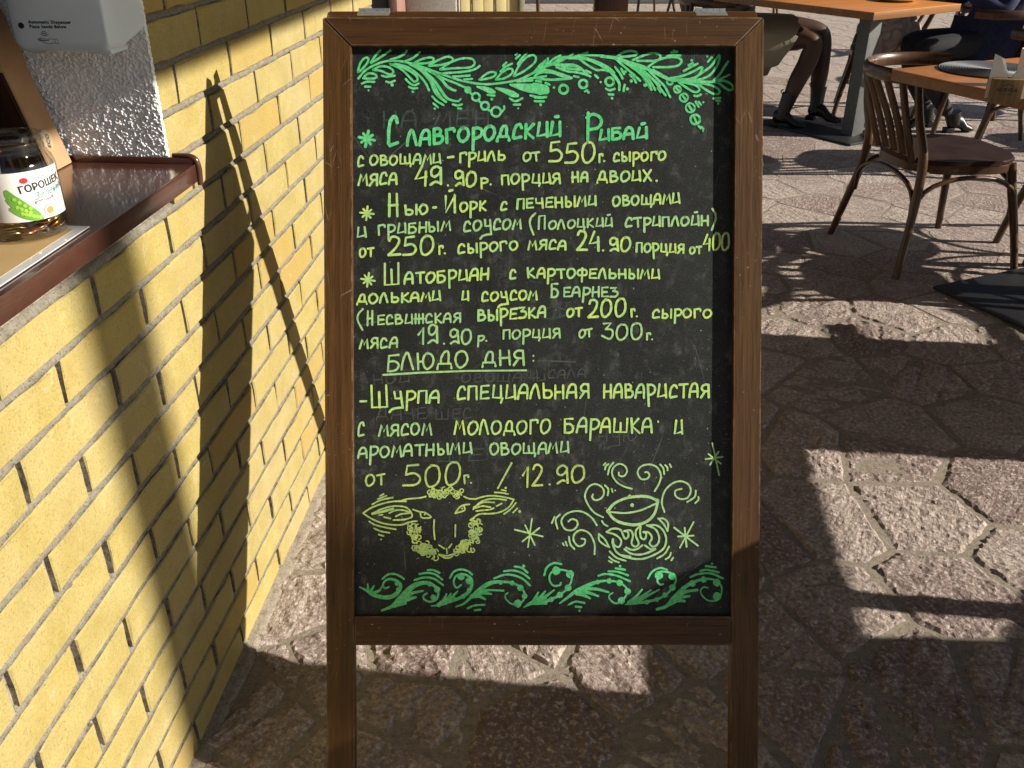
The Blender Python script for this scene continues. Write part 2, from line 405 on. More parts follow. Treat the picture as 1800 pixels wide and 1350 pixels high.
# ---------------- brick wall with window niche ----------------
wall=empty('brick_wall','long yellow brick wall with raked grey joints running along the left side','wall',MW)
BZ=lambda j:1.118-.075*j            # bed joint centre heights
UR=1.485; UEND=3.14
def brick_mesh(L,seed,H=.0632,D=.05):
    rr=random.Random(seed); nx=7 if L>.2 else 4; vs=[];fs=[]
    def ring(ins,y,j):
        pts=[]
        for i in range(nx): pts.append((-L/2+ins+(L-2*ins)*i/(nx-1),-H/2+ins))
        pts.append((L/2-ins,0))
        for i in range(nx): pts.append((L/2-ins-(L-2*ins)*i/(nx-1),H/2-ins))
        pts.append((-L/2+ins,0))
        return [(x+rr.uniform(-j,j),y+rr.uniform(-j,j)*.5,z+rr.uniform(-j,j)) for x,z in pts]
    a=ring(0,D,0); b=ring(0,.0024,.0015); c=ring(.0028,0,.0012)
    n=len(a); vs=a+b+c
    for r_ in (0,1):
        for i in range(n): fs.append((r_*n+i,r_*n+(i+1)%n,(r_+1)*n+(i+1)%n,(r_+1)*n+i))
    fs.append(tuple(range(2*n,3*n)))
    me=mesh(vs,[f[::-1] for f in fs],'brick'); me.materials.append(M['brick']); me.materials.append(M['mortar_dark'])
    for i in range(n): me.polygons[i].material_index=1
    return me
BM=[brick_mesh(.247,s) for s in range(9)]
half={}
hid=[]; random.seed(5); nb=0
xtra=[]
for j in range(-20,15):
    z=BZ(j)-.0375-.0  # brick centre in course below joint j  (course between L_j and L_{j+1})
    off=1.44 if j%2==0 else 1.57
    n0=int((-1.2-off)/.26)-1
    for n in range(n0,8):
        uc=off+.26*n+.13
        a,b=uc-.1235,uc+.1235
        if z+.033>1.02:
            if b<UR+.03: continue
            a=max(a,UR+.002)
            if z>2.55: continue
        b=min(b,UEND); 
        if b-a<.03: continue
        L=b-a
        if abs(L-.247)<.001: me=random.choice(BM)
        else:
            key=round(L,3); me=half.setdefault(key,brick_mesh(L,int(L*1000)))
        Mx=Matrix.Translation(((a+b)/2,random.uniform(-.0012,.0012),z))@Matrix.Rotation(random.uniform(-.004,.004),4,'Z')
        if random.random()<.5 : Mx=Mx@Matrix.Rotation(math.pi,4,'Y')
        q=projpx(MW@Vector(((a+b)/2,0,z)))
        if z<1.36 and (a+b)/2>.35 and nb<298 and q[1]<1500:
            ob('brick',me,wall,Mx); nb+=1
        else: hid.append((me,Mx))
bm=bmesh.new()
for me,Mx in hid:
    t=me.copy(); t.transform(Mx); bm.from_mesh(t); bpy.data.meshes.remove(t)
me=bmm(bm); me.materials.clear(); me.materials.append(M['brick']); me.materials.append(M['mortar_dark'])
tag(ob('outlying_bricks',me,wall,m=M['brick']),kind='stuff')
# bed mortar: sloped ridges (recessed at the top, nearly flush at the bottom), rough edge
vs=[];fs=[]; rr=random.Random(3)
for j in range(-19,16):
    z=BZ(j); u0=-1.2 if z<1.02 else UR
    if z>2.6: continue
    k=int((UEND-u0)/.012); prof=((.0066,.014),(.0060,.0085),(.0005,.0062),(-.0056,.0030),(-.0070,.014))
    base=len(vs)
    for i in range(k+1):
        u=u0+(UEND-u0)*i/k; wob=math.sin(u*9+j)*.0008
        for q,(dz,dy) in enumerate(prof):
            jt=.0011 if q in (2,3) else .0005
            vs.append((u,dy+rr.uniform(-jt,jt)+ (rr.uniform(-.002,.003) if q==3 and rr.random()<.12 else 0),z+dz+rr.uniform(-.0009,.0009)+wob*(q in(2,3))))
    for i in range(k):
        for q in range(4):
            a=base+i*5+q; fs.append((a,a+5,a+6,a+1))
ob('mortar_joints',mesh(vs,fs,'mortar',True),wall,m=M['mortar'])
# head mortar backing
bm=bmesh.new(); box_bm(bm,-1.2,UEND-.002,.0115,.052,-.05,1.022); box_bm(bm,UR+.003,UEND-.002,.0115,.052,1.0221,2.62)
ob('joint_backing',bmm(bm),wall,m=M['mortar_dark'])
# core of the wall, reveal in plaster
bm=bmesh.new(); box_bm(bm,-1.2,UEND-.003,.0525,.40,-.05,1.02); box_bm(bm,UR+.04,UEND-.003,.0525,.40,1.0205,2.62)
ob('wall_core',bmm(bm),wall,m=M['darkstuff'])
# plaster reveal: subdivided sheet with a ragged front edge
from mathutils import noise as mn
bm=bmesh.new(); grid=[]
rr=random.Random(8)
VV=[.0022*a for a in range(110)]+[.26,.30,.40]; ZZ=[1.04+.0022*b for b in range(125)]+[1.33,1.4,1.6,2.0,2.54]
for a,v in enumerate(VV):
    col=[]
    for b,z in enumerate(ZZ):
        e=mn.noise((z*160,3,1))*.0016 if a<2 else 0
        d=0
        if v<.25 and z<1.32:
            q=Vector((v*330,z*330,.5)); n1=mn.noise(q); n2=mn.noise(q*2.1+Vector((5,5,5))); d=.0019*max(-.5,n1*1.5+.2)+.0009*n2+.0008*mn.noise(q*.25)
        col.append(bm.verts.new((UR-.0015-d+(.004 if a==0 else 0),v-.002+e,z)))
    grid.append(col)
for a in range(len(VV)-1):
    for b in range(len(ZZ)-1): bm.faces.new((grid[a][b],grid[a+1][b],grid[a+1][b+1],grid[a][b+1]))
ob('plaster_reveal',bmm(bm,'p',False),wall,m=M['plaster'])
bm=bmesh.new(); box_bm(bm,-1.2,UR-.003,.34,.40,1.03,2.6); 
ob('window_panel',bmm(bm),wall,m=M['darkwood'])

# ---------------- sill ----------------
SZ=1.045
sill=empty('window_sill','glossy brown sheet metal sill capping the brick wall under the plaster reveal','window sill',MW@Matrix.Translation((.2,-.046,SZ)))
Ms=Matrix.Translation((-.2,.046,-SZ))
ob('sill_sheet',box(-1.2,1.483,-.0445,.33,SZ-.0045,SZ-.0012,.0008,1),sill,Ms,M['sill'])
ob('front_flange',box(-1.2,1.492,-.0475,-.0448,SZ-.030,SZ-.0006,.0009,2),sill,Ms,M['sill'])
ob('end_upstand',box(1.477,1.4815,-.046,.33,SZ-.001,SZ+.010,.0012,2),sill,Ms,M['sill'])
ob('end_cap',tube([(1.4815,-.0495,SZ-.036),(1.4825,-.0505,SZ-.010),(1.482,-.047,SZ+.006),(1.4815,-.036,SZ+.0115),(1.4815,-.010,SZ+.0125)],[.005,.0055,.0055,.005,.004],8,smooth_n=4),sill,Ms,M['sill'])

# ---------------- A board ----------------
PHI=R(26.5)
BX,BY,BZ0=.0545,1.717,1.2508
MF=Matrix(((1,0,0,BX),(0,math.sin(PHI),-math.cos(PHI),BY),(0,math.cos(PHI),math.sin(PHI),BZ0),(0,0,0,1)))
MFI=MF.inverted()
bn=(MF.to_3x3()@Vector((0,0,1)))
def bl(x,y,dn=0):
    r=ray(x,y); c=Vector((0,0,CH)); o=MF@Vector((0,0,dn)); t=(o-c).dot(bn)/r.dot(bn); return MFI@(c+r*t)
aroot=empty('sandwich_board','brown wooden folding menu board with black writing panel standing between wall and tables','menu board',Matrix.Translation((BX,1.72,0)))
RI=aroot.matrix_world.inverted()
W2=.3845; SW=.0495; TH=.024; LEN=BZ0/math.cos(PHI)
def frame_half(Mx,opening_bottom,LEN,rw,front=True):
    gp=.0004
    for s in (-1,1):
        po=[(s*W2,-gp),(s*(W2-SW),-SW-gp),(s*(W2-SW),-LEN+.004),(s*W2,-LEN+.004)] 
        if s>0: po=po[::-1]
        me=prism(po,-TH,0,.0014,2); ob('stile',me,aroot,RI@Mx,M['frame_v'])
    po=[(-W2+gp*2,0),(W2-gp*2,0),(W2-SW-gp,-SW),(-W2+SW+gp,-SW)]
    ob('top_rail',prism(po[::-1],-TH,0,.0014,2),aroot,RI@Mx,M['frame_h'])
    ob('bottom_rail',prism([(-W2+SW+gp,opening_bottom-rw),(W2-SW-gp,opening_bottom-rw),(W2-SW-gp,opening_bottom),(-W2+SW+gp,opening_bottom)],-TH+.001,-.0008,.0014,2),aroot,RI@Mx,M['frame_h'])
ybot=bl(950,1084).y; rw=ybot-bl(950,1135).y
frame_half(MF,ybot,LEN,rw)
REC=.0118
cb=ob('writing_panel',box(-W2+SW-.006,W2-SW+.006,ybot-.006,-SW+.006,-REC-.005,-REC),aroot,RI@MF,M['board'])
PB=R(22.5); LB=1.2465/math.cos(PB)
MB=Matrix(((-1,0,0,BX),(0,-math.sin(PB),math.cos(PB),BY+TH/math.cos(PHI)*1.0+TH*1.02+.004),(0,math.cos(PB),math.sin(PB),1.2550),(0,0,0,1)))
frame_half(MB,ybot,(1.2550)/math.cos(PB),rw)
ob('rear_writing_panel',box(-W2+SW-.006,W2-SW+.006,ybot-.006,-SW+.006,-REC-.005,-REC),aroot,RI@MB,M['board'])
for xa,xb in ((627,683),(1225,1280)):
    a=bl(xa,29).x; b=bl(xb,29).x
    bm=bmesh.new(); box_bm(bm,a,b,-.0265,-.003,.0005,.0022)
    n=5
    for i in range(n):
        s0=a+(b-a)*(i+.04)/n; s1=a+(b-a)*(i+.96)/n
        tube_bm(bm,[(s0,-.0275,.003),(s1,-.0275,.003)],.0034,8)
    ang=math.radians(0)
    T=Matrix.Translation((BX,BY,BZ0+.0))@Matrix.Identity(4)
    # lies on the top edges of both frames
    for v in bm.verts: v.co=Vector((v.co.x,-v.co.y+0.002,v.co.z+.0012))
    ob('hinge',bmm(bm,'h',True,40),aroot,RI@T@Matrix.Rotation(R(8),4,'X'),M['zinc'])

# ---------------- handwriting ----------------
FONT={
'а':(7,'~0,0 .9,5.5 2.6,9.3 4.6,10 5.8,8.6 6.2,6|6.2,6.4 6.3,0|.9,4 6.3,4.2'),
'б':(7,'6,10 .9,9.8 .5,.2|~.8,6 4,6.2 6.2,4 5.4,1 3,0 .5,.1'),
'в':(7,'.9,0 .8,10|~.8,9.9 3.6,10 4.9,8.2 4,6.3 1.2,5.5|~1.2,5.6 5,5.2 6.4,3 4.8,.6 .9,0'),
'г':(6.4,'1,0 .8,9.3 |~.8,9.3 4,9.9 5.6,9.6 5.7,7.8'),
'д':(8,'0,-.5 .5,2.6 7.2,2.4 7.6,-.4|~1.7,2.6 2,6 3.4,9.4 5,10 6,8.5 5.9,2.5'),
'е':(6.6,'6,10 1,9.6 .7,.2 6,.5|1,5 5.2,5.2'),
'ж':(8.4,'1,0 1.1,10|4.1,0 4.1,10|7.4,0 7.3,10|0,5 8.3,5'),
'з':(6.6,'.8,9.5 5.6,9.8 2.8,6.3|~2.8,6.3 6,5.4 6.4,2.8 4.6,.3 .3,.2'),
'и':(7.2,'1.4,10 .4,.5 6.1,1.7|6,10 6.6,0'),
'й':(7.2,'1.4,10 .4,.5 6.1,1.7|6,10 6.6,0|2.8,13.6 4.8,14'),
'к':(6.6,'.9,0 .9,10|5.4,9.8 1.2,4.7 6,0'),
'л':(6.8,'~0,0 1,5.5 2.6,9.6 3.6,9.8 4.6,7 6,0'),
'м':(7.6,'0,0 2.1,9.7 3.5,3.6 6,9.8 7,0'),
'н':(7,'.8,0 .9,10|6.2,0 6,10|.5,4.7 6.2,4.9'),
'о':(7.4,'~3.6,9.9 1.4,8.4 .4,4.8 1.3,1 3.2,0 5.8,2 6.9,5.5 5.8,9 3.4,9.9'),
'п':(6.8,'.6,0 .9,9.5|.9,9.6 6,10 6.1,0'),
'р':(6.8,'1,10 1,-6|~1,9.4 4,9.9 6.3,8 6,4.6 3.6,2.6 1.2,2.4'),
'с':(6.4,'~5.6,7.6 4.5,9.9 2.2,9.2 .8,5.5 .6,1|.6,.9 .9,.1 5.6,1'),
'т':(6.6,'0,9.3 6.4,9.8|3.4,9.6 3.7,0'),
'у':(7,'1,9.8 1.6,4 5,4|5.2,9.8 6.6,-4|~6.6,-4 3,-4.2 -.5,-5.2 -2.4,-7.6'),
'ф':(8.6,'~4,9 2,9.4 .3,7 1,3.6 4,3.4|~4,9 6.5,9.4 8,7 7.2,3.8 4,3.4|4.1,11 4.1,-4'),
'х':(6.6,'.3,10 6,0|6,10 .6,0'),
'ц':(7.8,'1.3,10 .6,1.2 6.4,1|5.8,9.6 6.2,1|6.2,1 7.2,.8 6.2,-2.6'),
'ч':(6.8,'.9,10 .9,5.4 5.8,5|5.8,10 6.1,0'),
'ш':(10,'.7,10 .6,.4 9,.4 9,10|4.8,7 4.9,.5'),
'щ':(10.6,'.9,9.6 .6,.6 8.8,.6 |8.8,9.6 8.8,.8|4.6,7 4.8,.7|8.8,.6 10,.5 9.2,-2.6'),
'ы':(9,'1,10 1.1,.2|~1.1,.2 3.8,0 5.2,2.2 4,4.8 1.2,5|8,10 8.1,0'),
'ь':(6.8,'1,10 1.1,.2|~1.1,.2 4.6,0 6.2,2.4 5,5 1.3,5.2'),
'ю':(10,'.9,10 .9,0|.9,4.6 3.5,4.9|~6.2,9.9 4.4,8.4 3.6,4.6 4.6,.8 6.2,0 8.6,2.4 9.3,6 8.2,9 6,9.9'),
'я':(6.8,'6.2,0 5.9,10|~5.9,9.8 3,10 1,7.8 2,5.2 5.9,4.8|3.4,4.8 .4,0'),
'0':(8,'~3.4,10 1.2,8 .5,4 1.5,.5 4,.2 6.6,2.5 7.2,6.2 6,9.4 3.2,9.9'),
'1':(4.6,'0,5.6 3.2,9.8 2.9,0'),
'2':(7.4,'~.9,8 2.2,9.9 5,9.8 6.2,7.6 4,3.6 .4,.4|.4,.3 6.8,.5'),
'3':(7.4,'1,9.6 6,9.9 2.6,6.2|~2.6,6.2 6.2,5.6 6.9,2.6 4.6,.2 0,2'),
'4':(7,'3.6,10 0,3.6 6.2,4.6|5.8,7.2 5.7,0'),
'5':(7.4,'6,10 1.6,9.6 1,5.4|~1,5.4 4.6,6 6.9,3.6 5.2,.6 0,.3'),
'9':(7,'~6,8.6 3.6,10 1,8.6 .8,5.8 2.6,4.6 5,6 6,8|6,9 6.4,.4|~6.4,.6 3.6,1.8 .6,.2'),
'(':(4,'~3.4,13 1,9 .6,4 3,-4'),')':(4,'~.6,13 3,9 3.2,4 .6,-4'),
'.':(3,'1,.8 1.1,.8'),':':(3,'1,7.5 1.1,7.5|1,2 1.1,2'),'-':(6,'.6,5 5.6,5.4'),"'":(3,'1,10 1.2,9.2'),'/':(8,'0,0 7,10'),
' ':(5,''),
'Й':(7,'.6,10 1,.4 6,9.6|6,10 6.4,0|2.8,13 4.4,13.2'),
}
CAP=FONT
zc=[0]; low=[False]
def stroke_geo(vs,fs,pts,wpx):
    wpx=tuple(q*.88 for q in wpx) if isinstance(wpx,(tuple,list)) else wpx*.88
    """pts in photo px -> flat pen stroke on the writing panel (width in px)"""
    k=.00099; off=-REC+.00022+.000035*(zc[0]%18)-(.00075 if False else 0); zc[0]+=1
    if low[0]: off=-REC+.00004+.00001*(zc[0]%12)
    P=[]
    for p in pts:
        q=bl(p[0],p[1],-REC); P.append(Vector((q.x,q.y,0)))
    if len(P)<2: P=P+[P[0]+Vector((.0006,0,0))]
    n=len(P); L=[];Rr=[]
    for i,p in enumerate(P):
        t=P[min(i+1,n-1)]-P[max(i-1,0)]
        if t.length<1e-7: t=Vector((1,0,0))
        t.normalize(); nn=Vector((-t.y,t.x,0))
        if isinstance(wpx,(tuple,list)):
            f=i/(n-1)*(len(wpx)-1); a=int(min(f,len(wpx)-2)); ww=wpx[a]*(1-(f-a))+wpx[a+1]*(f-a)
        else: ww=wpx*(1+.10*math.sin(i*1.7+zc[0]*2.3))
        L.append(p+nn*ww*k/2); Rr.append(p-nn*ww*k/2)
    # round caps
    def capp(c,t,r):
        a0=math.atan2(t.y,t.x)
        return [c+Vector((math.cos(a0+a)*r,math.sin(a0+a)*r,0)) for a in (R(60),R(20),R(-20),R(-60))]
    t1=(P[-1]-P[-2]).normalized(); t0=(P[0]-P[1]).normalized()
    b=len(vs); N=n
    for i in range(n): vs.append((L[i].x,L[i].y,off)); vs.append((Rr[i].x,Rr[i].y,off))
    for i in range(n-1): fs.append((b+2*i,b+2*i+1,b+2*i+3,b+2*i+2))
    for c,t,A,B,ia,ib in ((P[-1],t1,L[-1],Rr[-1],b+2*(n-1),b+2*(n-1)+1),(P[0],t0,Rr[0],L[0],b+1,b)):
        r=(A-B).length/2; q=len(vs)
        cp=capp(c,t,r)
        for v in cp: vs.append((v.x,v.y,off))
        fs.append((ib,q+3,q+2,q+1,q,ia))
def text(vs,fs,s,x0,x1,yb0,yb1,h,wpx,rnd):
    x0+=wpx*.5; x1-=wpx*.5
    tot=sum(FONT[c][0] for c in s)*1.0+1.3*(len(s)-1)
    sx=(x1-x0)/(tot-.5); X=0
    for c in s:
        a,st=FONT[c]
        hh=h*(1+rnd.uniform(-.05,.05)); jx=rnd.uniform(-.25,.25); jy=rnd.uniform(-.035,.035)*h; sl=rnd.uniform(-.05,.05)
        for part in [q for q in st.split('|') if q.strip()]:
            sm=part.strip().startswith('~'); pts=[tuple(map(float,t.split(','))) for t in part.replace('~','').split()]
            pp=[]
            for (gx,gy) in pts:
                x=x0+(X+jx+gx+sl*gy+rnd.uniform(-.14,.14))*sx
                fr=(x-x0)/max(1,(x1-x0)); y=yb0+(yb1-yb0)*fr-(gy+rnd.uniform(-.14,.14))*hh/10+jy
                pp.append((x,y))
            if sm: pp=[(v.x,v.y) for v in cr([Vector((*q,0)) for q in pp],4)]
            stroke_geo(vs,fs,pp,wpx)
        X+=a+1.3
def star(vs,fs,cx,cy,r,w,n=4,ph=0,sq=1):
    for k in range(n):
        a=math.pi*k/n+ph; rr_=r*(1-.18*(k%2)); dx=math.cos(a)*rr_*sq; dy=math.sin(a)*rr_
        stroke_geo(vs,fs,[(cx-dx,cy-dy),(cx+dx,cy+dy)],w)
LINES=[
('green',[('с',679,704,258,256,51,7),('лавгородский',712,988,256,239,25,6.4),('р',1031,1058,247,246,46,6.4,'cap'),('ибай',1046+3,1139,247,242,19,6.2)],(645,244,14,5.6,.2)),
('lime',[('с',626,641,293,292,18,4.4),('овощами',648,777,291,287,17,4.3),('-',784,799,282,281,10,4.6),('гриль',805,889,285,281,16,4.4),('от',917,950,284,283,15,4.2),('5',963,990,285,285,34,4.8),('50',992,1048,286,284,36,4.8),('г.',1050,1066,285,284,14,4.4),('сырого',1076,1172,284,281,15,4.4)],None),
('lime',[('мяса',627,700,326,324,20,4.6),('49',727,778,327,325,34,5),('.',785,790,327,327,14,4.6),('90',797,839,327,327,26,4.8),('р.',842,868,325,325,12,4.3),('порция',879,987,324,322,17,4.4),('на',1003,1035,320,319,17,4.6),('двоих',1048,1146,320,318,18,4.6),('.',1152,1156,319,319,14,5)],None),
('lime',[('н',680,702,380,380,38,5),('ью',709,754,377,376,17,4.6),('-',759,769,370,370,10,4.8),('Й',779,803,374,372,30,4.8),('орк',806,856,373,370,16,4.5),('с',877,892,370,369,15,4.3),('печеными',905,1050,367,361,17,4.4),('овощами',1075,1197,362,357,17,4.4)],(645,375,12,4.2,.1)),
('limeg',[('и',626,646,418,417,17,4.3),('грибным',662,793,413,405,17,4.2),('соусом',813,918,407,402,18,4.4),('(',926,941,403,403,23,4.2),('п',944,960,403,402,23,4),('олоцкий',962,1078,403,398,15,4),('стриплойн',1096,1247,399,396,16,4.5),(')',1248,1260,395,395,22,4)],None),
('lime',[('от',630,658,452,450,15,4.2),('250',679,765,450,447,33,4.8),('г.',769,786,446,446,14,4.2),('сырого',802,912,446,439,16,4.3),('мяса',927,996,439,438,16,4.4),('24',1011,1056,440,440,33,5),('.',1058,1062,441,441,12,4.6),('90',1069,1110,441,441,24,4.6),('порция',1116,1204,443,445,16,4.2),('от',1210,1234,446,445,12,4.2),('400',1234,1284,441,440,29,4.2)],None),
('lime',[('ш',673,704,501,500,37,4.6),('атобриан',709,861,499,491,19,4.6),('с',893,908,490,490,16,4.4),('картофельными',925,1161,488,490,16,4.4)],(647,492,12,4.2,.15)),
('lime',[('дольками',626,777,534,528,16,4.5),('и',810,826,528,528,16,4.3),('соусом',844,946,530,526,16,4.4)],None),
('limeg',[('б',966,983,522,522,24,4.4),('еарнез',988,1087,521,522,16,4.2),('(',626,641,571,571,22,3.8),('н',643,657,572,571,24,4),('есвижская',661,811,571,566,16,4)],None),
('lime',[('вырезка',837,961,564,557,18,4.6),('от',993,1024,557,556,14,4.4),('200',1031,1102,558,556,30,4.8),('г.',1107,1123,557,557,14,4.3),('сырого',1144,1252,559,558,15,4.2)],None),
('limeg',[('мяса',630,700,613,610,17,4.2),('19',733,771,605,605,32,4.4),('.',778,783,605,605,10,4.2),('90',789,831,605,604,25,4.3),('р.',837,860,602,600,12,4.2),('порция',881,986,596,594,16,4),('от',1015,1042,594,591,14,4),('300',1057,1131,597,596,28,4.2),('г.',1134,1150,597,597,12,3.8)],None),
('limeg',[('блюдо',677,824,652,645,28,4.4),('дня',846,923,643,641,25,4.4),(':',935,940,637,637,16,4)],None),
('lime',[('-',630,646,711,711,10,4.6),('ш',650,684,717,716,40,4.8),('урпа',688,774,709,707,21,4.6),('специальная',800,1037,702,699,24,4.6),('наваристая',1057,1248,700,698,23,4.6)],None),
('limeg',[('с',627,642,767,766,23,4.2),('мясом',664,760,766,764,20,4.2)],None),
('lime',[('молодого',797,968,764,762,24,4.3),('барашка',989,1148,760,761,24,4.5),("'",1156,1158,762,762,22,3.6),('и',1182,1201,764,763,23,4.4)],None),
('limeg',[('ароматными',627,831,805,797,19,4.2),('овощами',859,1001,799,796,19,4.2)],None),
('olive',[('от',641,678,855,851,19,4),('5',707,741,853,853,36,4.2),('00',744,811,856,853,38,4.2),('г.',813,832,850,850,15,4),('/',872,901,858,858,42,4),('12',916,956,855,853,36,4.4),('.',964,968,852,852,10,4.4),('90',975,1029,850,849,31,4.4)],None),
]
rnd=random.Random(42)
def flush_(vs,fs,mat,name='lettering'):
    if vs: ob(name,mesh(vs,fs,name),cb,Matrix(),M[mat])
for mat,items,st in LINES:
    vs=[];fs=[]
    if st: star(vs,fs,*st[:3],st[3],4,st[4]); flush_(vs,fs,mat,'painted_asterisk'); vs=[];fs=[]
    for k_,it in enumerate(items):
        s,x0,x1,y0,y1,h,wp=it[:7]
        if k_ and (len(items[k_-1][0])>1 and s not in '.') and abs(items[k_-1][2]-x0)>3 or s in ('/','(','к'): flush_(vs,fs,mat); vs=[];fs=[]
        if s=='р' and len(it)>7:
            for pts in ([(1034,199),(1033,247)],[(v.x,v.y) for v in cr([Vector(q+(0,)) for q in ((1031,207),(1042,201),(1054,206),(1057,216),(1050,225),(1036,228))],5)]): stroke_geo(vs,fs,pts,wp)
            continue
        text(vs,fs,s,x0,x1,y0,y1,h,wp,rnd)
    if mat=='limeg' and items[0][0]=='блюдо': stroke_geo(vs,fs,[(674,659),(740,655),(820,652),(925,651)],3.8)
    flush_(vs,fs,mat)
def zdraw(name,mat,blocks):
    vs=[];fs=[]
    for (x0,y0,sc,w,strokes) in blocks:
        for s in strokes:
            ww=w; closed=False; sm=True
            if isinstance(s,tuple) and isinstance(s[0],str):
                if s[0]=='w': ww=s[1]; s=s[2]
                elif s[0]=='o':   # ring / dot: cx,cy,r,(w)
                    _,cx,cy,r_,wz=s; s=[(cx+r_*math.cos(a),cy+r_*math.sin(a)) for a in [2*math.pi*i/14 for i in range(15)]]; ww=wz/sc; sm=False
                elif s[0]=='d':
                    _,cx,cy,r_=s; s=[(cx-.5,cy),(cx+.5,cy)]; ww=2*r_/sc
            pts=[(x0+a/sc,y0+b/sc) for a,b in s]
            if sm and len(pts)>2: pts=[(v.x,v.y) for v in cr([Vector((*q,0)) for q in pts],5)]
            stroke_geo(vs,fs,pts,ww)
    ob(name,mesh(vs,fs,name),cb,Matrix(),M[mat])
W=lambda w,*p:('w',w,list(p))
leafR1=[ # top garland, left half (zoom: origin 600,80, scale 5)
[(150,290),(210,220),(310,165),(420,135),(560,145),(700,185),(880,250),(1060,310),(1250,340),(1400,330),(1560,300),(1700,230),(1800,150)],
[(560,145),(640,170),(780,230),(900,290),(1000,330),(1090,370)],
[(145,235),(165,160),(200,115),(235,110),(230,150),(180,210),(145,235)],
[(260,150),(300,90),(345,40)],[(262,155),(350,100),(430,45)],[(430,125),(510,100),(560,70),(575,45)],[(560,140),(630,110),(690,60)],
[(640,155),(710,120),(780,105),(812,120),(790,148),(700,160),(650,158)],
[(770,178),(850,130),(930,100),(978,115),(965,145),(880,170),(775,180)],
[(870,210),(960,150),(1060,115),(1150,120),(1170,165),(1120,195),(1000,200),(875,212)],
[(890,245),(1040,235),(1140,220),(1190,200),(1215,180)],[(980,275),(1060,270),(1130,265)],[(1080,300),(1150,294)],
[(190,290),(230,250),(280,248),(310,270),(290,290),(200,292)],
[(280,215),(340,185),(410,190),(450,215),(455,240),(420,255),(350,225),(285,215)],
[(430,165),(510,180),(590,220),(650,260),(672,300),(640,318),(600,280),(540,220),(470,180),(430,168)],
[(470,160),(580,190),(680,260),(740,330),(770,395)],
W((4,6,5),(600,165),(700,220),(780,310),(820,400),(860,450),(920,495)),W((4,6,5,3),(700,200),(800,290),(860,370),(900,430),(940,470),(1020,490),(1050,470)),
W((4,6,4),(800,235),(880,300),(930,360),(980,390),(1005,395)),
W((5,7,4),(640,175),(740,240),(800,330),(850,420),(905,490)),
[(180,335),(230,318),(290,320)],[(210,362),(255,362)],('d',240,395,10),
[(355,265),(400,275),(470,265)],[(395,318),(430,325),(470,310)],('d',447,347,18),
[(565,295),(600,330),(640,350),(680,335)],[(595,365),(630,378),(668,375)],('d',628,408,13),
[(800,450),(840,490),(900,525)],[(810,510),(850,545)],('d',820,556,12),
[(980,518),(1020,528),(1060,518)],[(1025,552),(1055,556)],
('o',1112,390,22,22),('d',1112,390,14),('o',1183,452,34,22),('o',1262,530,34,24),('o',1360,583,42,24),[(1400,590),(1430,560),(1430,535)],
[(1135,420),(1155,430)],[(1210,490),(1230,505)],[(1295,570),(1315,575)],
[(1215,302),(1260,260),(1310,235),(1355,240),(1345,270),(1290,290),(1218,303)],
[(1358,300),(1410,240),(1470,205),(1505,215),(1495,250),(1430,290),(1360,300)],
[(1515,270),(1560,180),(1620,110),(1680,85),(1710,110),(1690,160),(1600,230),(1518,270)],
[(1400,230),(1440,190),(1500,160)],[(1420,180),(1450,150)],[(1550,165),(1580,120),(1630,70)],[(1535,115),(1570,85)],[(1530,85),(1545,72)],
W((4,9,12,6),(1195,362),(1260,380),(1310,400),(1345,410)),W((4,9,13,8),(1360,375),(1430,395),(1500,425),(1545,440)),
[(1285,435),(1345,440)],('d',1323,472,14),[(1480,465),(1530,490),(1590,465)],[(1515,520),(1570,520)],('d',1555,553,9),
W((4,12,18,20,14),(1485,345),(1560,360),(1650,375),(1740,385),(1800,400)),[(1545,318),(1620,312),(1680,308)],[(1710,312),(1755,318)],
[(1660,440),(1740,455),(1800,455)],[(1700,490),(1780,492)],('d',1750,520,14),[(1590,295),(1690,240),(1800,180)],[(1600,300),(1700,285),(1800,270)],
]
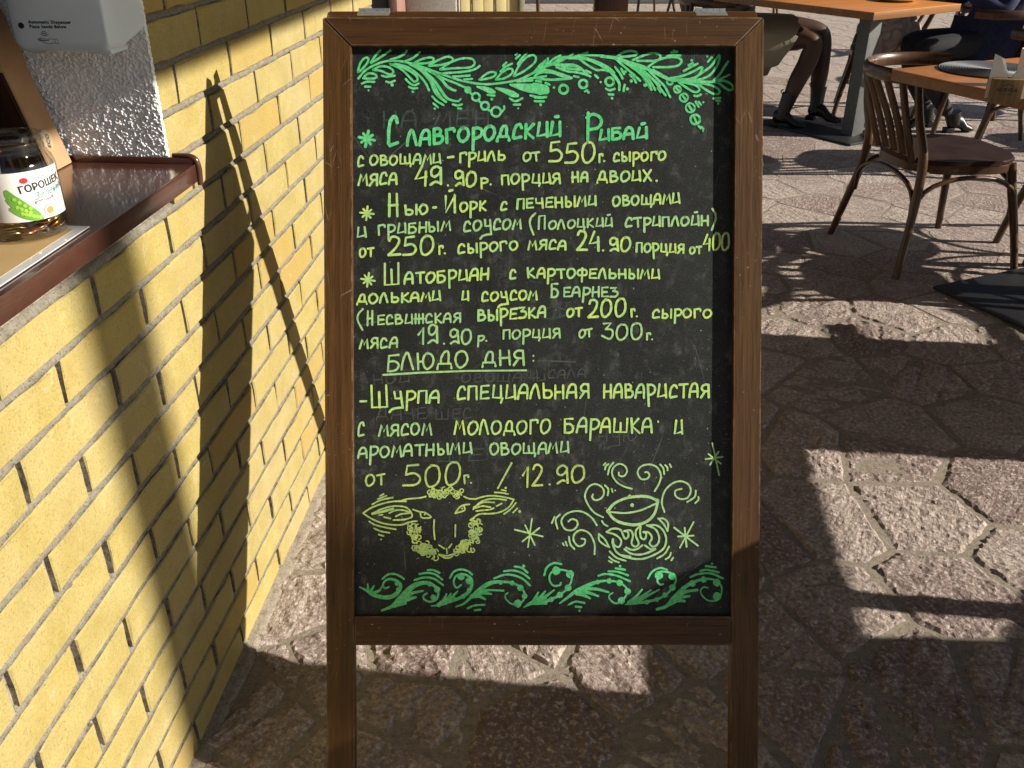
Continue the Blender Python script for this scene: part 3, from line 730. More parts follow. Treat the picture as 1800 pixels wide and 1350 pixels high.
leafR2=[ # origin 940,80 scale 5
W((4,6,8,5),(0,225),(60,190),(140,170),(240,110),(340,110),(440,115),(540,150),(640,205),(700,270),(740,330),(742,392)),
[(0,270),(60,220),(120,160),(165,120),(225,90)],[(80,195),(110,150),(115,115)],[(200,150),(280,110),(335,75)],[(300,115),(380,90),(465,62)],[(360,100),(460,85),(580,90),(700,105)],
[(0,235),(40,180),(115,118)],
W((5,8,6,4),(160,165),(260,175),(340,175),(400,200),(470,260)),[(190,190),(280,225),(360,235),(430,250),(488,272)],[(230,200),(320,205),(400,215)],
W(5,(20,250),(70,235),(160,240),(240,270),(325,285)),W(5,(20,285),(100,300),(200,300),(320,288)),W(4,(10,235),(100,215),(200,240),(300,275)),
[(380,110),(460,170),(540,215),(600,215),(660,230)],[(450,110),(560,150),(640,190),(700,240)],
W((6,8,7,5),(580,95),(700,110),(820,150),(950,190),(1060,240),(1180,300),(1260,310)),
[(700,110),(790,190),(860,250),(925,310)],[(740,120),(850,190),(940,260),(1000,330),(1025,390)],[(800,145),(900,200),(990,280),(1030,340),(1058,392)],
[(930,200),(1020,280),(1080,350),(1150,440)],[(1000,220),(1080,300),(1140,360),(1190,455)],[(1040,215),(1120,260),(1190,300)],
[(720,100),(780,60),(850,48),(895,62),(885,85),(820,95),(700,105)],[(860,130),(950,90),(1040,68),(1100,85),(1095,120),(1040,135),(900,135)],
[(1000,185),(1080,130),(1170,105),(1250,105),(1290,135),(1260,175),(1180,190),(1040,190)],
[(1160,95),(1215,85),(1280,88)],[(1200,62),(1250,55)],('d',1225,45,12),
[(1180,290),(1290,270),(1390,230),(1470,190),(1440,260),(1360,295),(1230,300)],[(1310,225),(1380,185),(1430,160)],[(1350,175),(1390,155)],('d',1378,132,14),
[(1370,310),(1470,240),(1550,180),(1620,85),(1610,160),(1550,250),(1480,290),(1380,310)],[(1520,145),(1555,105)],('d',1515,98,10),
W((7,5,3),(1260,305),(1400,315),(1560,320),(1640,290),(1715,255)),[(1560,320),(1620,260),(1660,200),(1700,140)],
[(1590,325),(1660,310),(1730,345),(1740,385),(1700,390),(1640,350),(1600,320)],
[(1250,310),(1330,330),(1420,355),(1445,395),(1400,410),(1330,370),(1260,320)],[(1420,330),(1520,340),(1610,380),(1620,420),(1570,425),(1490,380),(1430,335)],
W(7,(1300,320),(1400,320),(1500,325)),
('o',1187,318,26,20),('o',1253,385,30,22),('o',1310,458,36,20),('o',1367,548,40,20),('o',1410,650,42,24),
[(1245,375),(1265,400)],[(1300,440),(1325,475)],[(1355,530),(1380,570)],[(1400,630),(1420,675)],
[(1400,442),(1430,445),(1460,430)],[(1415,495),(1440,540)],[(1440,495),(1460,520)],('d',1480,500,10),
[(1440,710),(1460,730)],[(1465,715),(1480,735)],('d',1478,752,9),
[(1570,465),(1630,460)],[(1595,485),(1625,487)],('d',1612,512,10),
('o',253,385,38,26),('o',425,338,36,26),('o',657,318,36,26),
[(345,270),(385,278)],('d',168,370,12),[(95,330),(130,345)],[(450,220),(490,240)],[(530,262),(555,285)],('d',580,322,12),
[(440,405),(460,395)],('d',472,412,14),[(625,380),(660,395),(700,382)],[(650,430),(690,432)],('d',680,465,13),
[(705,190),(750,250),(770,290)],[(760,205),(785,250)],('d',800,228,14),[(835,255),(870,290),(890,325)],('d',848,312,16),[(940,265),(980,320),(1020,390)],('d',968,350,18),[(1060,300),(1100,350)],[(1080,370),(1105,410)],
[(790,345),(780,400)],('d',815,382,15),
W((20,23,18),(0,370),(50,385),(90,385)),[(0,455),(50,460),(100,452)],[(0,490),(75,490)],('d',50,522,14),[(15,310),(55,318)],
]
zdraw('painted_garland','green',[(600,80,5,4.4,leafR1),(940,80,5,4.6,leafR2)])
bA=[ # origin 610,970 scale 5.143
W((3,8,9,6,4,4),(115,318),(170,345),(230,385),(300,405),(370,412),(430,390),(470,350),(485,300),(450,262),(390,245),(345,262),(325,300),(345,328),(378,318)),
W((3,6),(188,290),(190,340)),W((3,7),(245,305),(215,355)),W((3,7),(318,312),(290,350),(240,372)),
('d',310,408,18),('d',372,410,25),('d',425,390,22),('d',465,340,24),('d',455,285,28),
[(320,245),(370,205),(430,200),(480,220),(515,245)],
W((4,10,12,8,5,4,4,4),(315,530),(410,490),(470,430),(530,370),(600,310),(680,280),(760,290),(820,340),(815,420),(760,450),(705,435),(690,400),(722,375)),
W((8,5),(450,480),(530,465)),W((12,5),(490,440),(560,425),(620,410)),W((14,6,4),(520,400),(600,370),(685,352)),W((12,8),(430,480),(500,420)),
('d',615,300,20),('d',675,282,24),('d',745,290,28),('d',815,340,32),('d',782,410,32),
[(610,255),(690,232),(780,240),(870,300)],[(655,200),(730,190),(800,205),(860,250)],[(730,165),(780,165),(835,190)],
W((3,6,7,5,4,4,4),(765,490),(850,475),(960,440),(1040,405),(1110,350),(1130,260),(1090,215),(1030,200),(980,225),(965,280),(990,325),(1030,300)),
W((9,3),(860,470),(900,380)),W((9,3),(890,460),(940,375)),W((9,3),(920,440),(1000,355)),W(9,(830,480),(900,420)),
('d',1028,222,40),('d',1103,262,34),('d',1105,348,26),('d',1048,402,26),('d',980,430,22),
[(930,235),(965,180),(1030,158),(1095,175),(1130,205)],
W((3,6,9,5,4,4,3,3),(985,495),(1060,465),(1130,400),(1210,330),(1300,280),(1390,270),(1490,280),(1570,320),(1610,400),(1560,470),(1490,470),(1440,430),(1430,390),(1455,370)),
W((10,4),(1130,400),(1190,400),(1250,428)),W((10,4),(1160,380),(1230,370),(1305,380)),W((8,4,4),(1200,350),(1300,345),(1415,350)),
('d',1390,278,22),('d',1490,282,27),('d',1568,325,32),('d',1606,400,32),('d',1540,467,42),
[(1330,240),(1420,208),(1500,210),(1590,245),(1655,305)],[(1418,175),(1500,168),(1580,190),(1650,240)],[(1515,132),(1580,145),(1632,188)],('d',1598,128,16),
[(1090,510),(1150,485),(1242,478)],[(1155,528),(1205,522)],
W((3,9,6),(1600,500),(1680,460),(1800,465)),W((8,3),(1680,460),(1730,365)),W((8,3),(1710,450),(1790,355)),W((6,4),(1740,440),(1800,420)),
]
bB=[ # origin 940,970 scale 5.143
W((7,6,4,4,4,4,4),(0,465),(60,460),(145,430),(230,385),(300,325),(335,240),(310,180),(200,160),(140,200),(135,260),(170,305),(225,300),(235,280)),
W((8,3),(0,430),(30,365)),W((8,3),(30,440),(95,355)),W((8,3),(60,430),(175,345)),
('d',197,170,46),('d',316,202,44),('d',302,325,34),('d',228,390,36),('d',146,430,28),
[(85,210),(110,140),(170,102),(240,110)],
W((3,7,9,5,4,4,4,3,3),(225,465),(300,410),(380,350),(480,305),(570,270),(670,262),(770,280),(840,350),(790,440),(730,465),(680,430),(672,395),(705,370)),
W((9,4),(380,375),(440,390),(500,420)),W((9,4),(400,360),(490,370),(575,400)),W((8,4),(430,335),(550,335),(668,365)),
('d',484,307,20),('d',572,272,24),('d',670,263,29),('d',768,280,33),('d',840,357,38),('d',780,440,38),
[(575,215),(640,200),(740,215),(860,265)],[(665,175),(750,180),(842,212)],[(730,148),(815,162)],('d',773,130,14),
[(310,475),(370,450),(450,462)],[(370,495),(420,500)],('d',405,532,13),
W((3,6,5,4,4,4,4),(820,475),(920,465),(1010,450),(1100,430),(1180,390),(1245,325),(1275,250),(1240,195),(1130,180),(1105,250),(1130,295),(1160,292)),
W((8,3),(850,460),(920,400),(970,340)),W((8,3),(880,460),(970,400),(1050,345)),W((8,3),(920,450),(1030,390),(1125,340)),
('d',1124,213,44),('d',1240,220,42),('d',1242,322,34),('d',1178,390,30),('d',1100,430,26),('d',1012,453,24),
[(1022,240),(1060,180),(1130,145),(1195,162)],
W((6,8,8,4,3,3,3,2),(1105,518),(1190,490),(1250,420),(1310,360),(1400,290),(1530,245),(1640,260),(1690,330),(1660,430),(1570,440),(1510,390),(1500,345),(1530,318),(1568,325)),
W((9,5),(1220,470),(1290,440),(1355,445)),W((9,5),(1260,430),(1330,410),(1398,400)),W((8,5),(1290,400),(1370,360),(1470,345)),
('d',1280,390,20),('d',1340,335,30),('d',1424,285,34),('d',1530,250,34),('d',1642,278,42),('d',1648,402,42),
[(1408,228),(1480,200),(1590,195),(1702,240)],[(1495,172),(1560,162),(1662,185)],[(1545,128),(1635,140)],('d',1602,106,12),
]
zdraw('painted_scroll_border','green',[(610,970,5.143,4.2,bA),(940,970,5.143,4.2,bB)])
# lamb head
lamb=[[(105,360),(200,300),(330,255),(440,238),(545,240)],[(480,240),(560,215),(680,205),(745,190)],[(105,360),(200,420),(300,460),(400,478),(500,478),(580,450),(655,440)],
[(200,365),(290,320),(400,290),(500,290),(560,310),(600,360),(600,400),(520,425),(415,430)],W(5,(200,365),(300,345),(410,315)),[(370,360),(440,330),(520,330),(580,350)],[(440,392),(500,368),(600,358)],[(270,380),(305,376)],[(320,400),(385,415)],
[(200,270),(290,225),(410,200)],[(258,215),(345,182)],[(278,185),(315,165)],[(170,445),(230,480),(330,505),(440,525)],[(218,515),(290,545),(375,560)],[(265,578),(315,592)],('d',290,628,11),
[(1135,190),(1180,210),(1240,215)],[(1245,218),(1340,190),(1430,182),(1540,195),(1645,220)],[(1645,222),(1590,300),(1500,350),(1400,365),(1290,370),(1200,430)],
[(1230,320),(1280,265),(1340,230),(1440,212),(1565,225)],[(1235,300),(1330,250),(1445,250)],[(1240,310),(1320,288),(1405,298)],[(1260,338),(1330,330),(1390,325)],[(1405,320),(1440,308)],[(1468,288),(1520,262)],
[(1450,148),(1520,152),(1585,165)],[(1520,122),(1565,132)],('d',1560,102,14),[(1545,368),(1610,320),(1665,255)],[(1635,355),(1680,310)],('d',1702,342,16),
[(615,322),(680,345),(740,355),(800,400),(740,410),(700,400),(690,350)],('d',735,372,12),[(1045,362),(1090,300),(1140,275),(1190,270)],[(1050,360),(1120,340),(1145,320),(1135,285)],('d',1115,312,12),
[(832,430),(828,520),(838,628)],[(1048,480),(1046,600)],[(880,685),(935,720)],[(982,712),(1010,675)],[(958,720),(962,770)],[(880,780),(940,815),(1000,810),(1035,775)],[(890,782),(960,795),(1030,775)]]
cur=random.Random(9); 
def curls(poly_pts,rad,n):
    out=[]
    for i in range(n):
        t=cur.random()*(len(poly_pts)-1.001); a=int(t); f=t-a; x=poly_pts[a][0]*(1-f)+poly_pts[a+1][0]*f; y=poly_pts[a][1]*(1-f)+poly_pts[a+1][1]*f; sp=poly_pts[a][2]*(1-f)+poly_pts[a+1][2]*f
        x+=cur.uniform(-sp,sp); y+=cur.uniform(-sp,sp)*.8; r_=rad*cur.uniform(.7,1.1); a0=cur.uniform(0,6.3)
        out.append([(x+r_*math.cos(a0+q),y+r_*math.sin(a0+q)) for q in (0,1.2,2.4,3.6,4.8)])
    return out
wool=curls([(790,150,40),(870,165,46),(960,140,46),(1050,150,46),(1110,165,30)],24,34)
wool+=curls([(620,490,50),(630,590,62),(690,680,72),(760,760,62),(830,790,40)],27,54)
wool+=curls([(1250,440,40),(1260,540,66),(1220,630,76),(1150,700,70),(1080,750,40)],27,54)
zdraw('lamb_drawing','olive',[(620,840,5.806,3.3,lamb),(620,840,5.806,2.4,wool)])
pot=[[(965,355),(880,330),(800,280),(755,200),(770,130),(830,92),(890,115),(912,170),(880,220),(830,215),(825,185)],[(1205,380),(1255,290),(1270,210),(1230,130),(1150,98),(1060,120),(1025,185),(1060,250),(1120,250),(1150,215),(1130,180),(1105,180)],
[(660,655),(560,600),(490,500),(470,420),(510,335),(580,305),(650,340),(670,400),(640,455),(580,475),(545,445),(553,415)],[(1308,600),(1280,500),(1310,380),(1390,300),(1480,275),(1560,310),(1585,380),(1550,450),(1480,462),(1425,430),(1425,375),(1490,355)],
[(595,740),(540,660),(450,600),(350,592),(260,630),(220,700),(260,780),(340,790),(390,740),(380,690),(330,675),(295,700)],[(570,1045),(570,940),(520,830),(430,790),(360,830),(350,900),(400,960),(460,940),(470,890),(430,880)],
[(665,105),(685,85)],[(680,150),(690,115),(718,95)],[(710,205),(730,130),(768,80)],[(1262,98),(1295,140),(1305,200)],[(1315,105),(1338,130),(1340,160)],[(1362,95),(1378,125)],
[(680,318),(715,360),(708,425)],[(750,355),(760,388)],('d',787,372,10),[(1638,375),(1625,440),(1545,495)],[(1665,440),(1665,470),(1632,505)],
[(148,650),(120,715)],[(205,625),(160,680),(180,775)],[(300,860),(315,940),(358,990)],[(265,915),(280,955)],[(235,930),(248,952)],
W((6,5,6,5),(710,590),(780,510),(900,455),(1030,435),(1140,440),(1235,480)),W((5,6,6,5),(715,600),(770,670),(860,715),(1000,735),(1120,700),(1200,620),(1240,490)),W(3.8,(740,600),(900,610),(1060,580),(1220,510)),
('d',965,527,24),('o',940,435,12,16),('o',1232,480,14,18),('o',712,590,14,18),
[(1240,670),(1300,670),(1345,720),(1340,800)],[(1250,675),(1300,730),(1340,800)],[(648,695),(670,728),(708,748)],
W(4,(695,810),(760,775),(840,785),(870,840),(890,880),(925,860),(920,810),(880,800)),W(4,(880,800),(950,795),(975,850),(960,930),(1000,965),(1035,930),(1005,850),(1010,790),(1055,750),(1050,800),(1060,870),(1100,885),(1115,830),(1085,810)),
W(4,(1085,810),(1140,815),(1175,870),(1150,930),(1190,965),(1240,930),(1250,860),(1210,780),(1120,740)),W(4,(1120,740),(1220,740),(1290,790),(1325,880),(1300,980),(1200,1050),(1060,1095),(900,1075),(800,1020),(760,930),(765,885)),
W(4,(695,810),(790,840),(850,900),(830,965),(780,950),(760,890)),[(615,830),(620,900),(680,950),(725,970)],[(615,830),(680,890),(720,965)],
W(4,(885,990),(960,1040),(1080,1045),(1215,990),(1160,990),(1100,950)),W(4,(905,975),(960,998),(1020,990),(1075,950)),[(860,1055),(950,1070)],
[(730,1015),(800,1080),(900,1115)],[(725,1075),(770,1110),(825,1130)],[(720,1115),(752,1132)],[(1355,965),(1310,1040),(1230,1090)],[(1375,1030),(1360,1070),(1320,1098)],[(1400,1080),(1380,1108)],
[(1410,765),(1660,955)],[(1615,705),(1470,975)],[(1520,765),(1540,965)],[(1450,858),(1615,848)],
[(1745,40),(1850,28)]]
pot=pot[:-1]
zdraw('steaming_pot_drawing','limeg',[(950,800,6,3.6,pot)])
zdraw('star_drawing','limeg',[(0,0,1,3.2,[[(1252,779),(1264,835)],[(1240,807),(1270,803)],[(1245,798),(1267,815)],[(1263,794),(1248,817)]]),
 (0,0,1,3.2,[[(905,931),(954,943)],[(935,912),(928,962)],[(923,923),(940,958)],[(948,928),(918,952)]])])
low[0]=True
vs=[];fs=[]
text(vs,fs,'ной',655,720,676,672,16,2.2,rnd); text(vs,fs,'овощами',810,960,672,670,15,2,rnd); text(vs,fs,'и сала',930,1030,666,664,15,2.2,rnd)
stroke_geo(vs,fs,[(945,634),(980,635),(1012,636)],3); text(vs,fs,'даче',660,750,738,736,20,2.4,rnd); text(vs,fs,'шес',764,830,738,736,18,2.2,rnd); text(vs,fs,'ную',1050,1120,776,774,18,2,rnd)
ob('wiped_writing',mesh(vs,fs,'ghost'),cb,Matrix(),M['ghost'])
vs=[];fs=[]
text(vs,fs,'на мен',670,860,225,222,28,4,rnd); text(vs,fs,'ше',765,850,812,810,22,3,rnd); text(vs,fs,'по',880,1000,560,560,20,2.5,rnd)
ob('wiped_writing',mesh(vs,fs,'ghost'),cb,Matrix(),M['ghost2'])

# ---------------- roof edge and post that shade the scene (outside the frame) ----------------
roof=empty('terrace_roof','dark timber roof projecting from the brick wall over the terrace','roof',Matrix.Translation((.8,2,2.503))@Matrix.Rotation(R(-2.3),4,'X'))
ob('roof_deck',box(-1.5,1.6,-3.2,12,.06,.12),roof,m=M['darkwood'])
ob('edge_beam',box(1.5,1.6,-3.2,12,-.0,.0595),roof,m=M['darkwood'])
post=empty('terrace_post','round dark post far across the terrace','post',Matrix.Translation((8.4,.06,0)))
ob('shaft',tube([(0,0,0),(0,0,6)],.098,16),post,m=M['steel']); ob('foot_plate',box(-.16,.16,-.16,.16,0,.02,.003),post,m=M['steel'])

# ---------------- things in the window niche ----------------
def wpt(u,v,z): return MW@Vector((u,v,z))
disp=empty('soap_dispenser','pale grey automatic hand dispenser mounted on the rough plaster reveal','dispenser',MW@Matrix.Translation((1.482,.075,1.235)))
DI=disp.matrix_world.inverted()@MW
def quadloft(rings,name='loft',ang=40,bev=0):
    bm=bmesh.new(); rs=[[bm.verts.new(p) for p in r_] for r_ in rings]; n=len(rs[0])
    for a,b in zip(rs,rs[1:]):
        for i in range(n): bm.faces.new((a[i],a[(i+1)%n],b[(i+1)%n],b[i]))
    bm.faces.new(rs[0][::-1]); bm.faces.new(rs[-1])
    if bev: bmesh.ops.bevel(bm,geom=bm.edges[:],offset=bev,segments=3,affect='EDGES')
    return bmm(bm,name,True,ang)
# body rings in (v,z) at growing u (front to back)
def rr_poly(v0,v1,z0,z1,r,n=5):
    out=[]
    for cx,cz,a0 in ((v1-r,z0+r,-90),(v1-r,z1-r,0),(v0+r,z1-r,90),(v0+r,z0+r,180)):
        for k in range(n+1): a=R(a0+90*k/n); out.append((cx+r*math.cos(a),cz+r*math.sin(a)))
    return out
rings=[]
for u,g,zb in ((1.3585,-.010,.010),(1.3600,-.004,.004),(1.3640,0,0),(1.40,.003,-.002),(1.478,.004,.014)):
    rings.append([(u,v,z) for v,z in rr_poly(-.001-g*.3,.142+g*.3,1.238+zb,1.50,.013)])
ob('cover',quadloft(rings,ang=50),disp,DI,M['cover'])
ob('nozzle_shroud',box(1.366,1.42,.002,.028,1.2335,1.2415,.003,3),disp,DI,M['cover'])
ob('back_plate',box(1.479,1.4835,.004,.138,1.25,1.49,.001),disp,DI,M['cover'])
ob('drip_lip',tube([(1.372,.138,1.243),(1.371,.122,1.236),(1.372,.104,1.238)],.004,8),disp,DI,plain('off_white_plastic',(.55,.56,.50),.4,.03))
ob('sensor_eye',tube([(1.3575,.1255,1.2735),(1.3592,.1255,1.2735)],.0042,16),disp,DI,M['black'])
def textmesh(txt,size,M4,bold=0,shear=0,warp=None,extr=0.0,space=1.0,align='LEFT'):
    c=bpy.data.curves.new('t','FONT'); c.body=txt; c.size=size; c.offset=bold; c.shear=shear; c.align_x=align; c.space_character=space; c.resolution_u=3; c.fill_mode='FRONT'
    o=bpy.data.objects.new('t',c); COL.objects.link(o); dg=bpy.context.evaluated_depsgraph_get(); 
    me=bpy.data.meshes.new_from_object(o.evaluated_get(dg)); bpy.data.objects.remove(o); bpy.data.curves.remove(c)
    bm=bmesh.new(); bm.from_mesh(me)
    if warp:
        bmesh.ops.triangulate(bm,faces=bm.faces); 
        for v in bm.verts: v.co=warp(v.co)
    bm.to_mesh(me); bm.free()
    if M4 is not None: me.transform(M4)
    me.materials.clear(); return me
# frame on the dispenser front: text right = -v, up = z, out = -u
MD=Matrix(((0,0,-1,1.3580),(-1,0,0,.1135),(0,1,0,1.2700),(0,0,0,1)))
ob('lettering',textmesh('Automatic Dispenser\nPlace hands Below',.0062,MD@Matrix.Translation((0,.0065,0)),.00026,space=1.18),disp,DI,M['black'])
def flatlines(lines,w,M4):
    vs=[];fs=[]
    for L in lines:
        P=cr([Vector((*p,0)) for p in L],4) if len(L)>2 else [Vector((*p,0)) for p in L]
        b=len(vs)
        for i,p in enumerate(P):
            t=(P[min(i+1,len(P)-1)]-P[max(i-1,0)]).normalized(); nn=Vector((-t.y,t.x,0))*w/2
            vs.append(M4@(p+nn)); vs.append(M4@(p-nn))
        for i in range(len(P)-1): fs.append((b+2*i,b+2*i+1,b+2*i+3,b+2*i+2))
    return mesh(vs,fs)
q=.0001*1.18
def dp(l): return [((x-373)*q-.004,(270-y)*q+.0075) for x,y in l]
hand=[[(475,462),(520,448),(560,452),(600,470),(620,455),(700,458)],[(475,462),(510,480),(560,505),(620,512),(690,500)],[(490,466),(540,478),(590,478),(615,475),(600,465)],[(690,455),(696,505)],[(700,455),(722,458),(730,508),(692,505)],[(500,455),(540,470),(580,472)]]
ob('hand_symbol',flatlines([dp(l) for l in hand],.0006,MD),disp,DI,M['black'])
ob('wave_symbol',flatlines([dp(l) for l in ([(530,398),(575,418),(625,402)],[(541,380),(577,396),(610,382)],[(555,367),(577,375),(596,366)])],.0010,MD),disp,DI,M['black'])

# kraft carton leaning in the niche
kb=empty('kraft_box','tall brown kraft cardboard box leaning behind the glass jar','cardboard box',MW@Matrix.Translation((1.44,.17,SZ)))
KI=kb.matrix_world.inverted()@MW
def leanbox(u0,u1,v0,dv,top,th,z0=SZ,lean=.06):
    v=[]
    for z,s in ((z0,0),(z0+top,lean)):
        v.append([(u0,v0+s,z),(u1,v0+s,z),(u1,v0+s+th,z),(u0,v0+s+th,z)])
    return quadloft(v,bev=.0012)
ob('side_panel',leanbox(1.405,1.4705,.160,0,.30,.004,lean=.075),kb,KI,M['kraft'])
ob('dark_inside',quadloft([[(1.404,.165,SZ),(1.408,.165,SZ),(1.408,.33,SZ),(1.404,.33,SZ)],[(1.404,.24,SZ+.3),(1.408,.24,SZ+.3),(1.408,.33,SZ+.3),(1.404,.33,SZ+.3)]],bev=.001),kb,KI,M['darkwood'])  # dark brown sheet put in for the box's dark interior
ob('tape_band',leanbox(1.400,1.4745,.1995,0,.032,.006,z0=SZ+.155,lean=.008),kb,KI,M['kraftdark'])
stm=plain('clear_sticker',(.42,.33,.22),.35,.05)
def stp(cu,cz,r_):
    vv=[]; t=(cz-SZ)/.3*.075
    for k in range(28):
        a=2*math.pi*k/28; z=cz+r_*math.sin(a); vv.append((cu+r_*math.cos(a),.1588+(z-SZ)/.3*.075,z))
    return mesh(vv,[tuple(range(28))])
ob('round_sticker',stp(1.430,SZ+.048,.015),kb,KI,stm)
ft=lambda co: co
MK=Matrix(((0.35,.93,0,1.4235),(0,0,-1,.1580),(.93,-.35,0,SZ+.036),(0,0,0,1)))
tm=textmesh('ECO',.011,MK,.0001)
for v in tm.vertices: v.co.y=.1580+(v.co.z-SZ)/.3*.075
ob('sticker_print',tm,kb,KI,M['black'])

# printed pail at the left edge
pail=empty('patterned_cup','small paper cup with pink and teal pattern behind the jar','cup',MW@Matrix.Translation((1.30,.222,SZ)))
def band(r0,r1,z0,z1,seg=32): return lathe([(r0,z0),(r1,z1)],seg)
ob('cup_body',lathe([(0,0),(.034,0),(.036,.004),(.043,.115),(.0415,.115),(.035,.006),(0,.006)],36),pail,m=plain('pink_print',(.50,.25,.22),.6,.3,60))
ob('teal_band',lathe([(.0372,.010),(.0402,.045)],36),pail,m=plain('teal_print',(.16,.32,.30),.6,.3,50))
ob('rim',tube([(.043*math.cos(a),.043*math.sin(a),.115) for a in [2*math.pi*k/32 for k in range(32)]],.0016,6,closed=True),pail,m=M['cover'])

# glass jar with coins
jar=empty('glass_jar','glass jar with a green pea label and coins inside on the brown sill','jar',MW@Matrix.Translation((1.112,.031,SZ+.003)))
gl=NT('clear_glass')
_t=gl.n('BsdfTransparent'); _t.inputs[0].default_value=(.965,.98,.97,1); _g=gl.n('BsdfGlossy'); _g.inputs['Roughness'].default_value=.03; _lw=gl.n('LayerWeight'); _lw.inputs[0].default_value=.5; _x=gl.n('MixShader')
gl.L(gl.math('ADD',gl.math('MULTIPLY',gl.math('POWER',_lw.outputs['Facing'],3.0),.6),.04),_x.inputs[0]); gl.L(_t.outputs[0],_x.inputs[1]); gl.L(_g.outputs[0],_x.inputs[2]); gl.L(_x.outputs[0],gl.t.nodes['Material Output'].inputs[0]); gl.t.nodes.remove(gl.b) 
JR=.0485
out_=[(.0,.001),(.040,.001),(.046,.004),(JR,.012),(JR,.094),(.046,.104),(.040,.111),(.0385,.114),(.0405,.1165),(.0405,.119),(.0385,.121),(.0405,.1235),(.0405,.126),(.0385,.1285),(.0395,.132),(.0385,.1345)]
inn=[(.0365,.1345),(.0362,.112),(.040,.106),(.0455,.094),(.0460,.013),(.043,.006),(0,.005)]
ob('glass_body',lathe([(a,b*.955) for a,b in out_+inn],56),jar,m=gl.m)
lab=NT('printed_paper'); lab.out((.74,.73,.71),.45,None,.5)
RL=JR+.0005
def wrap(th0,z0,rr_): 
    return lambda co: Vector((rr_*math.cos(th0+co.x/RL),rr_*math.sin(th0+co.x/RL),z0+co.y))
# camera direction seen from the jar, in the jar's own frame
camdir=(jar.matrix_world.inverted()@Vector((0,0,CH))); TH0=math.atan2(camdir.y,camdir.x)
seg=[]; a0,a1=TH0-2.1,TH0+1.25
bm=bmesh.new(); col=[]
for k in range(49):
    a=a0+(a1-a0)*k/48; col.append([bm.verts.new((RL*math.cos(a),RL*math.sin(a),z)) for z in (.029,.091)])
for k in range(48): bm.faces.new((col[k][0],col[k+1][0],col[k+1][1],col[k][1]))
ob('paper_label',bmm(bm,'label',True),jar,m=lab.m)
def lw(dx,dz,dr=.0003):   # label print: dx metres to the right of the camera-facing line
    return wrap(TH0+(dx+.005)/RL,dz,RL+dr)
def ltext(t,size,dx,dz,mat,rot=0,**k):
    W_=lw(dx,dz,k.pop('dr',.0003)); c_,s_=math.cos(rot),math.sin(rot)
    me=textmesh(t,size,None,warp=lambda co:W_(Vector((co.x*c_-co.y*s_,co.x*s_+co.y*c_,0))),**k); ob('label_print',me,jar,m=mat)
red=plain('red_print',(.55,.02,.03),.5,.05); grn=plain('pea_pod_green',(.13,.36,.04),.5,.15,300); grn2=plain('pea_green',(.32,.55,.07),.45,.15,300); teal=plain('teal_ink',(.06,.26,.20),.5,.1); gold=plain('orange_seal',(.65,.25,.08),.5,.1); copper=plain('copper_coin',(.62,.23,.09),.28,.3,200,Metallic=.9); brass=plain('brass_coin',(.52,.38,.14),.3,.3,200,Metallic=.9)
ltext('ГОРОШЕК',.0122,-.007,.0650,M['black'],rot=.10,bold=.0004)
ltext('Зеленый',.0120,.008,.0540,teal,rot=.17,shear=.35,bold=.0001)
ltext('ВИТАЛЕ СОРТ',.0035,.016,.0800,M['black'],rot=.1,space=1.3)
ltext('270 г',.004,.036,.045,red,rot=1.35); ltext('NET',.0035,.036,.033,red,rot=1.35)
def lpoly(pts,mat,dr=.0003,name='label_print'):
    bm=bmesh.new(); bm.faces.new([bm.verts.new((x,y,0)) for x,y in pts]); 
    bmesh.ops.triangulate(bm,faces=bm.faces); bmesh.ops.subdivide_edges(bm,edges=bm.edges[:],cuts=2)
    W_=lw(0,0,dr)
    for v in bm.verts: v.co=W_(v.co)
    ob(name,bmm(bm),jar,m=mat)
def rect(x0,y0,L,h,a): 
    c_,s_=math.cos(a),math.sin(a); return [(x0,y0),(x0+L*c_,y0+L*s_),(x0+L*c_-h*s_,y0+L*s_+h*c_),(x0-h*s_,y0+h*c_)]
lpoly(rect(.008,.0495,.026,.0032,.13),red); lpoly(rect(.006,.0755,.027,.0007,.13),red); lpoly(rect(-.008,.073,.006,.0007,.13),red)
lpoly([(.001+.0050*math.cos(a),.0805+.0036*math.sin(a)) for a in [k*.5236 for k in range(12)]],red)
lpoly([(.0245+.0082*math.cos(a),.0385+.0082*math.sin(a)) for a in [k*.3927 for k in range(16)]],gold)
lpoly([(.0245+.0070*math.cos(a),.0385+.0070*math.sin(a)) for a in [k*.3927 for k in range(16)]],lab.m,.0005)
lpoly([(.0245+.0048*math.cos(a),.0385+.0048*math.sin(a)) for a in [k*.3927 for k in range(16)]],gold,.0007)
def pod(pts,wd,mat,dr):
    P=cr([Vector((*p,0)) for p in pts],5); n=len(P); L=[];Q=[]
    for i,p in enumerate(P):
        t=(P[min(i+1,n-1)]-P[max(i-1,0)]).normalized(); nn=Vector((-t.y,t.x,0)); ww=wd*math.sin(math.pi*(.06+.9*i/(n-1)))**.7/2
        L.append(p+nn*ww); Q.append(p-nn*ww)
    W_=lw(0,0,dr); vs=[W_(v) for pr in zip(L,Q) for v in pr]
    ob('pea_pod_print',mesh(vs,[(2*i,2*i+1,2*i+3,2*i+2) for i in range(n-1)]),jar,m=mat)
pod([(-.022,.071),(-.018,.062),(-.006,.050),(.012,.035)],.011,grn,.0003)
pod([(-.023,.060),(-.014,.050),(-.002,.042),(.013,.032)],.010,grn,.0004)
pod([(-.022,.048),(-.010,.040),(.002,.034),(.014,.0305)],.010,grn,.0005)
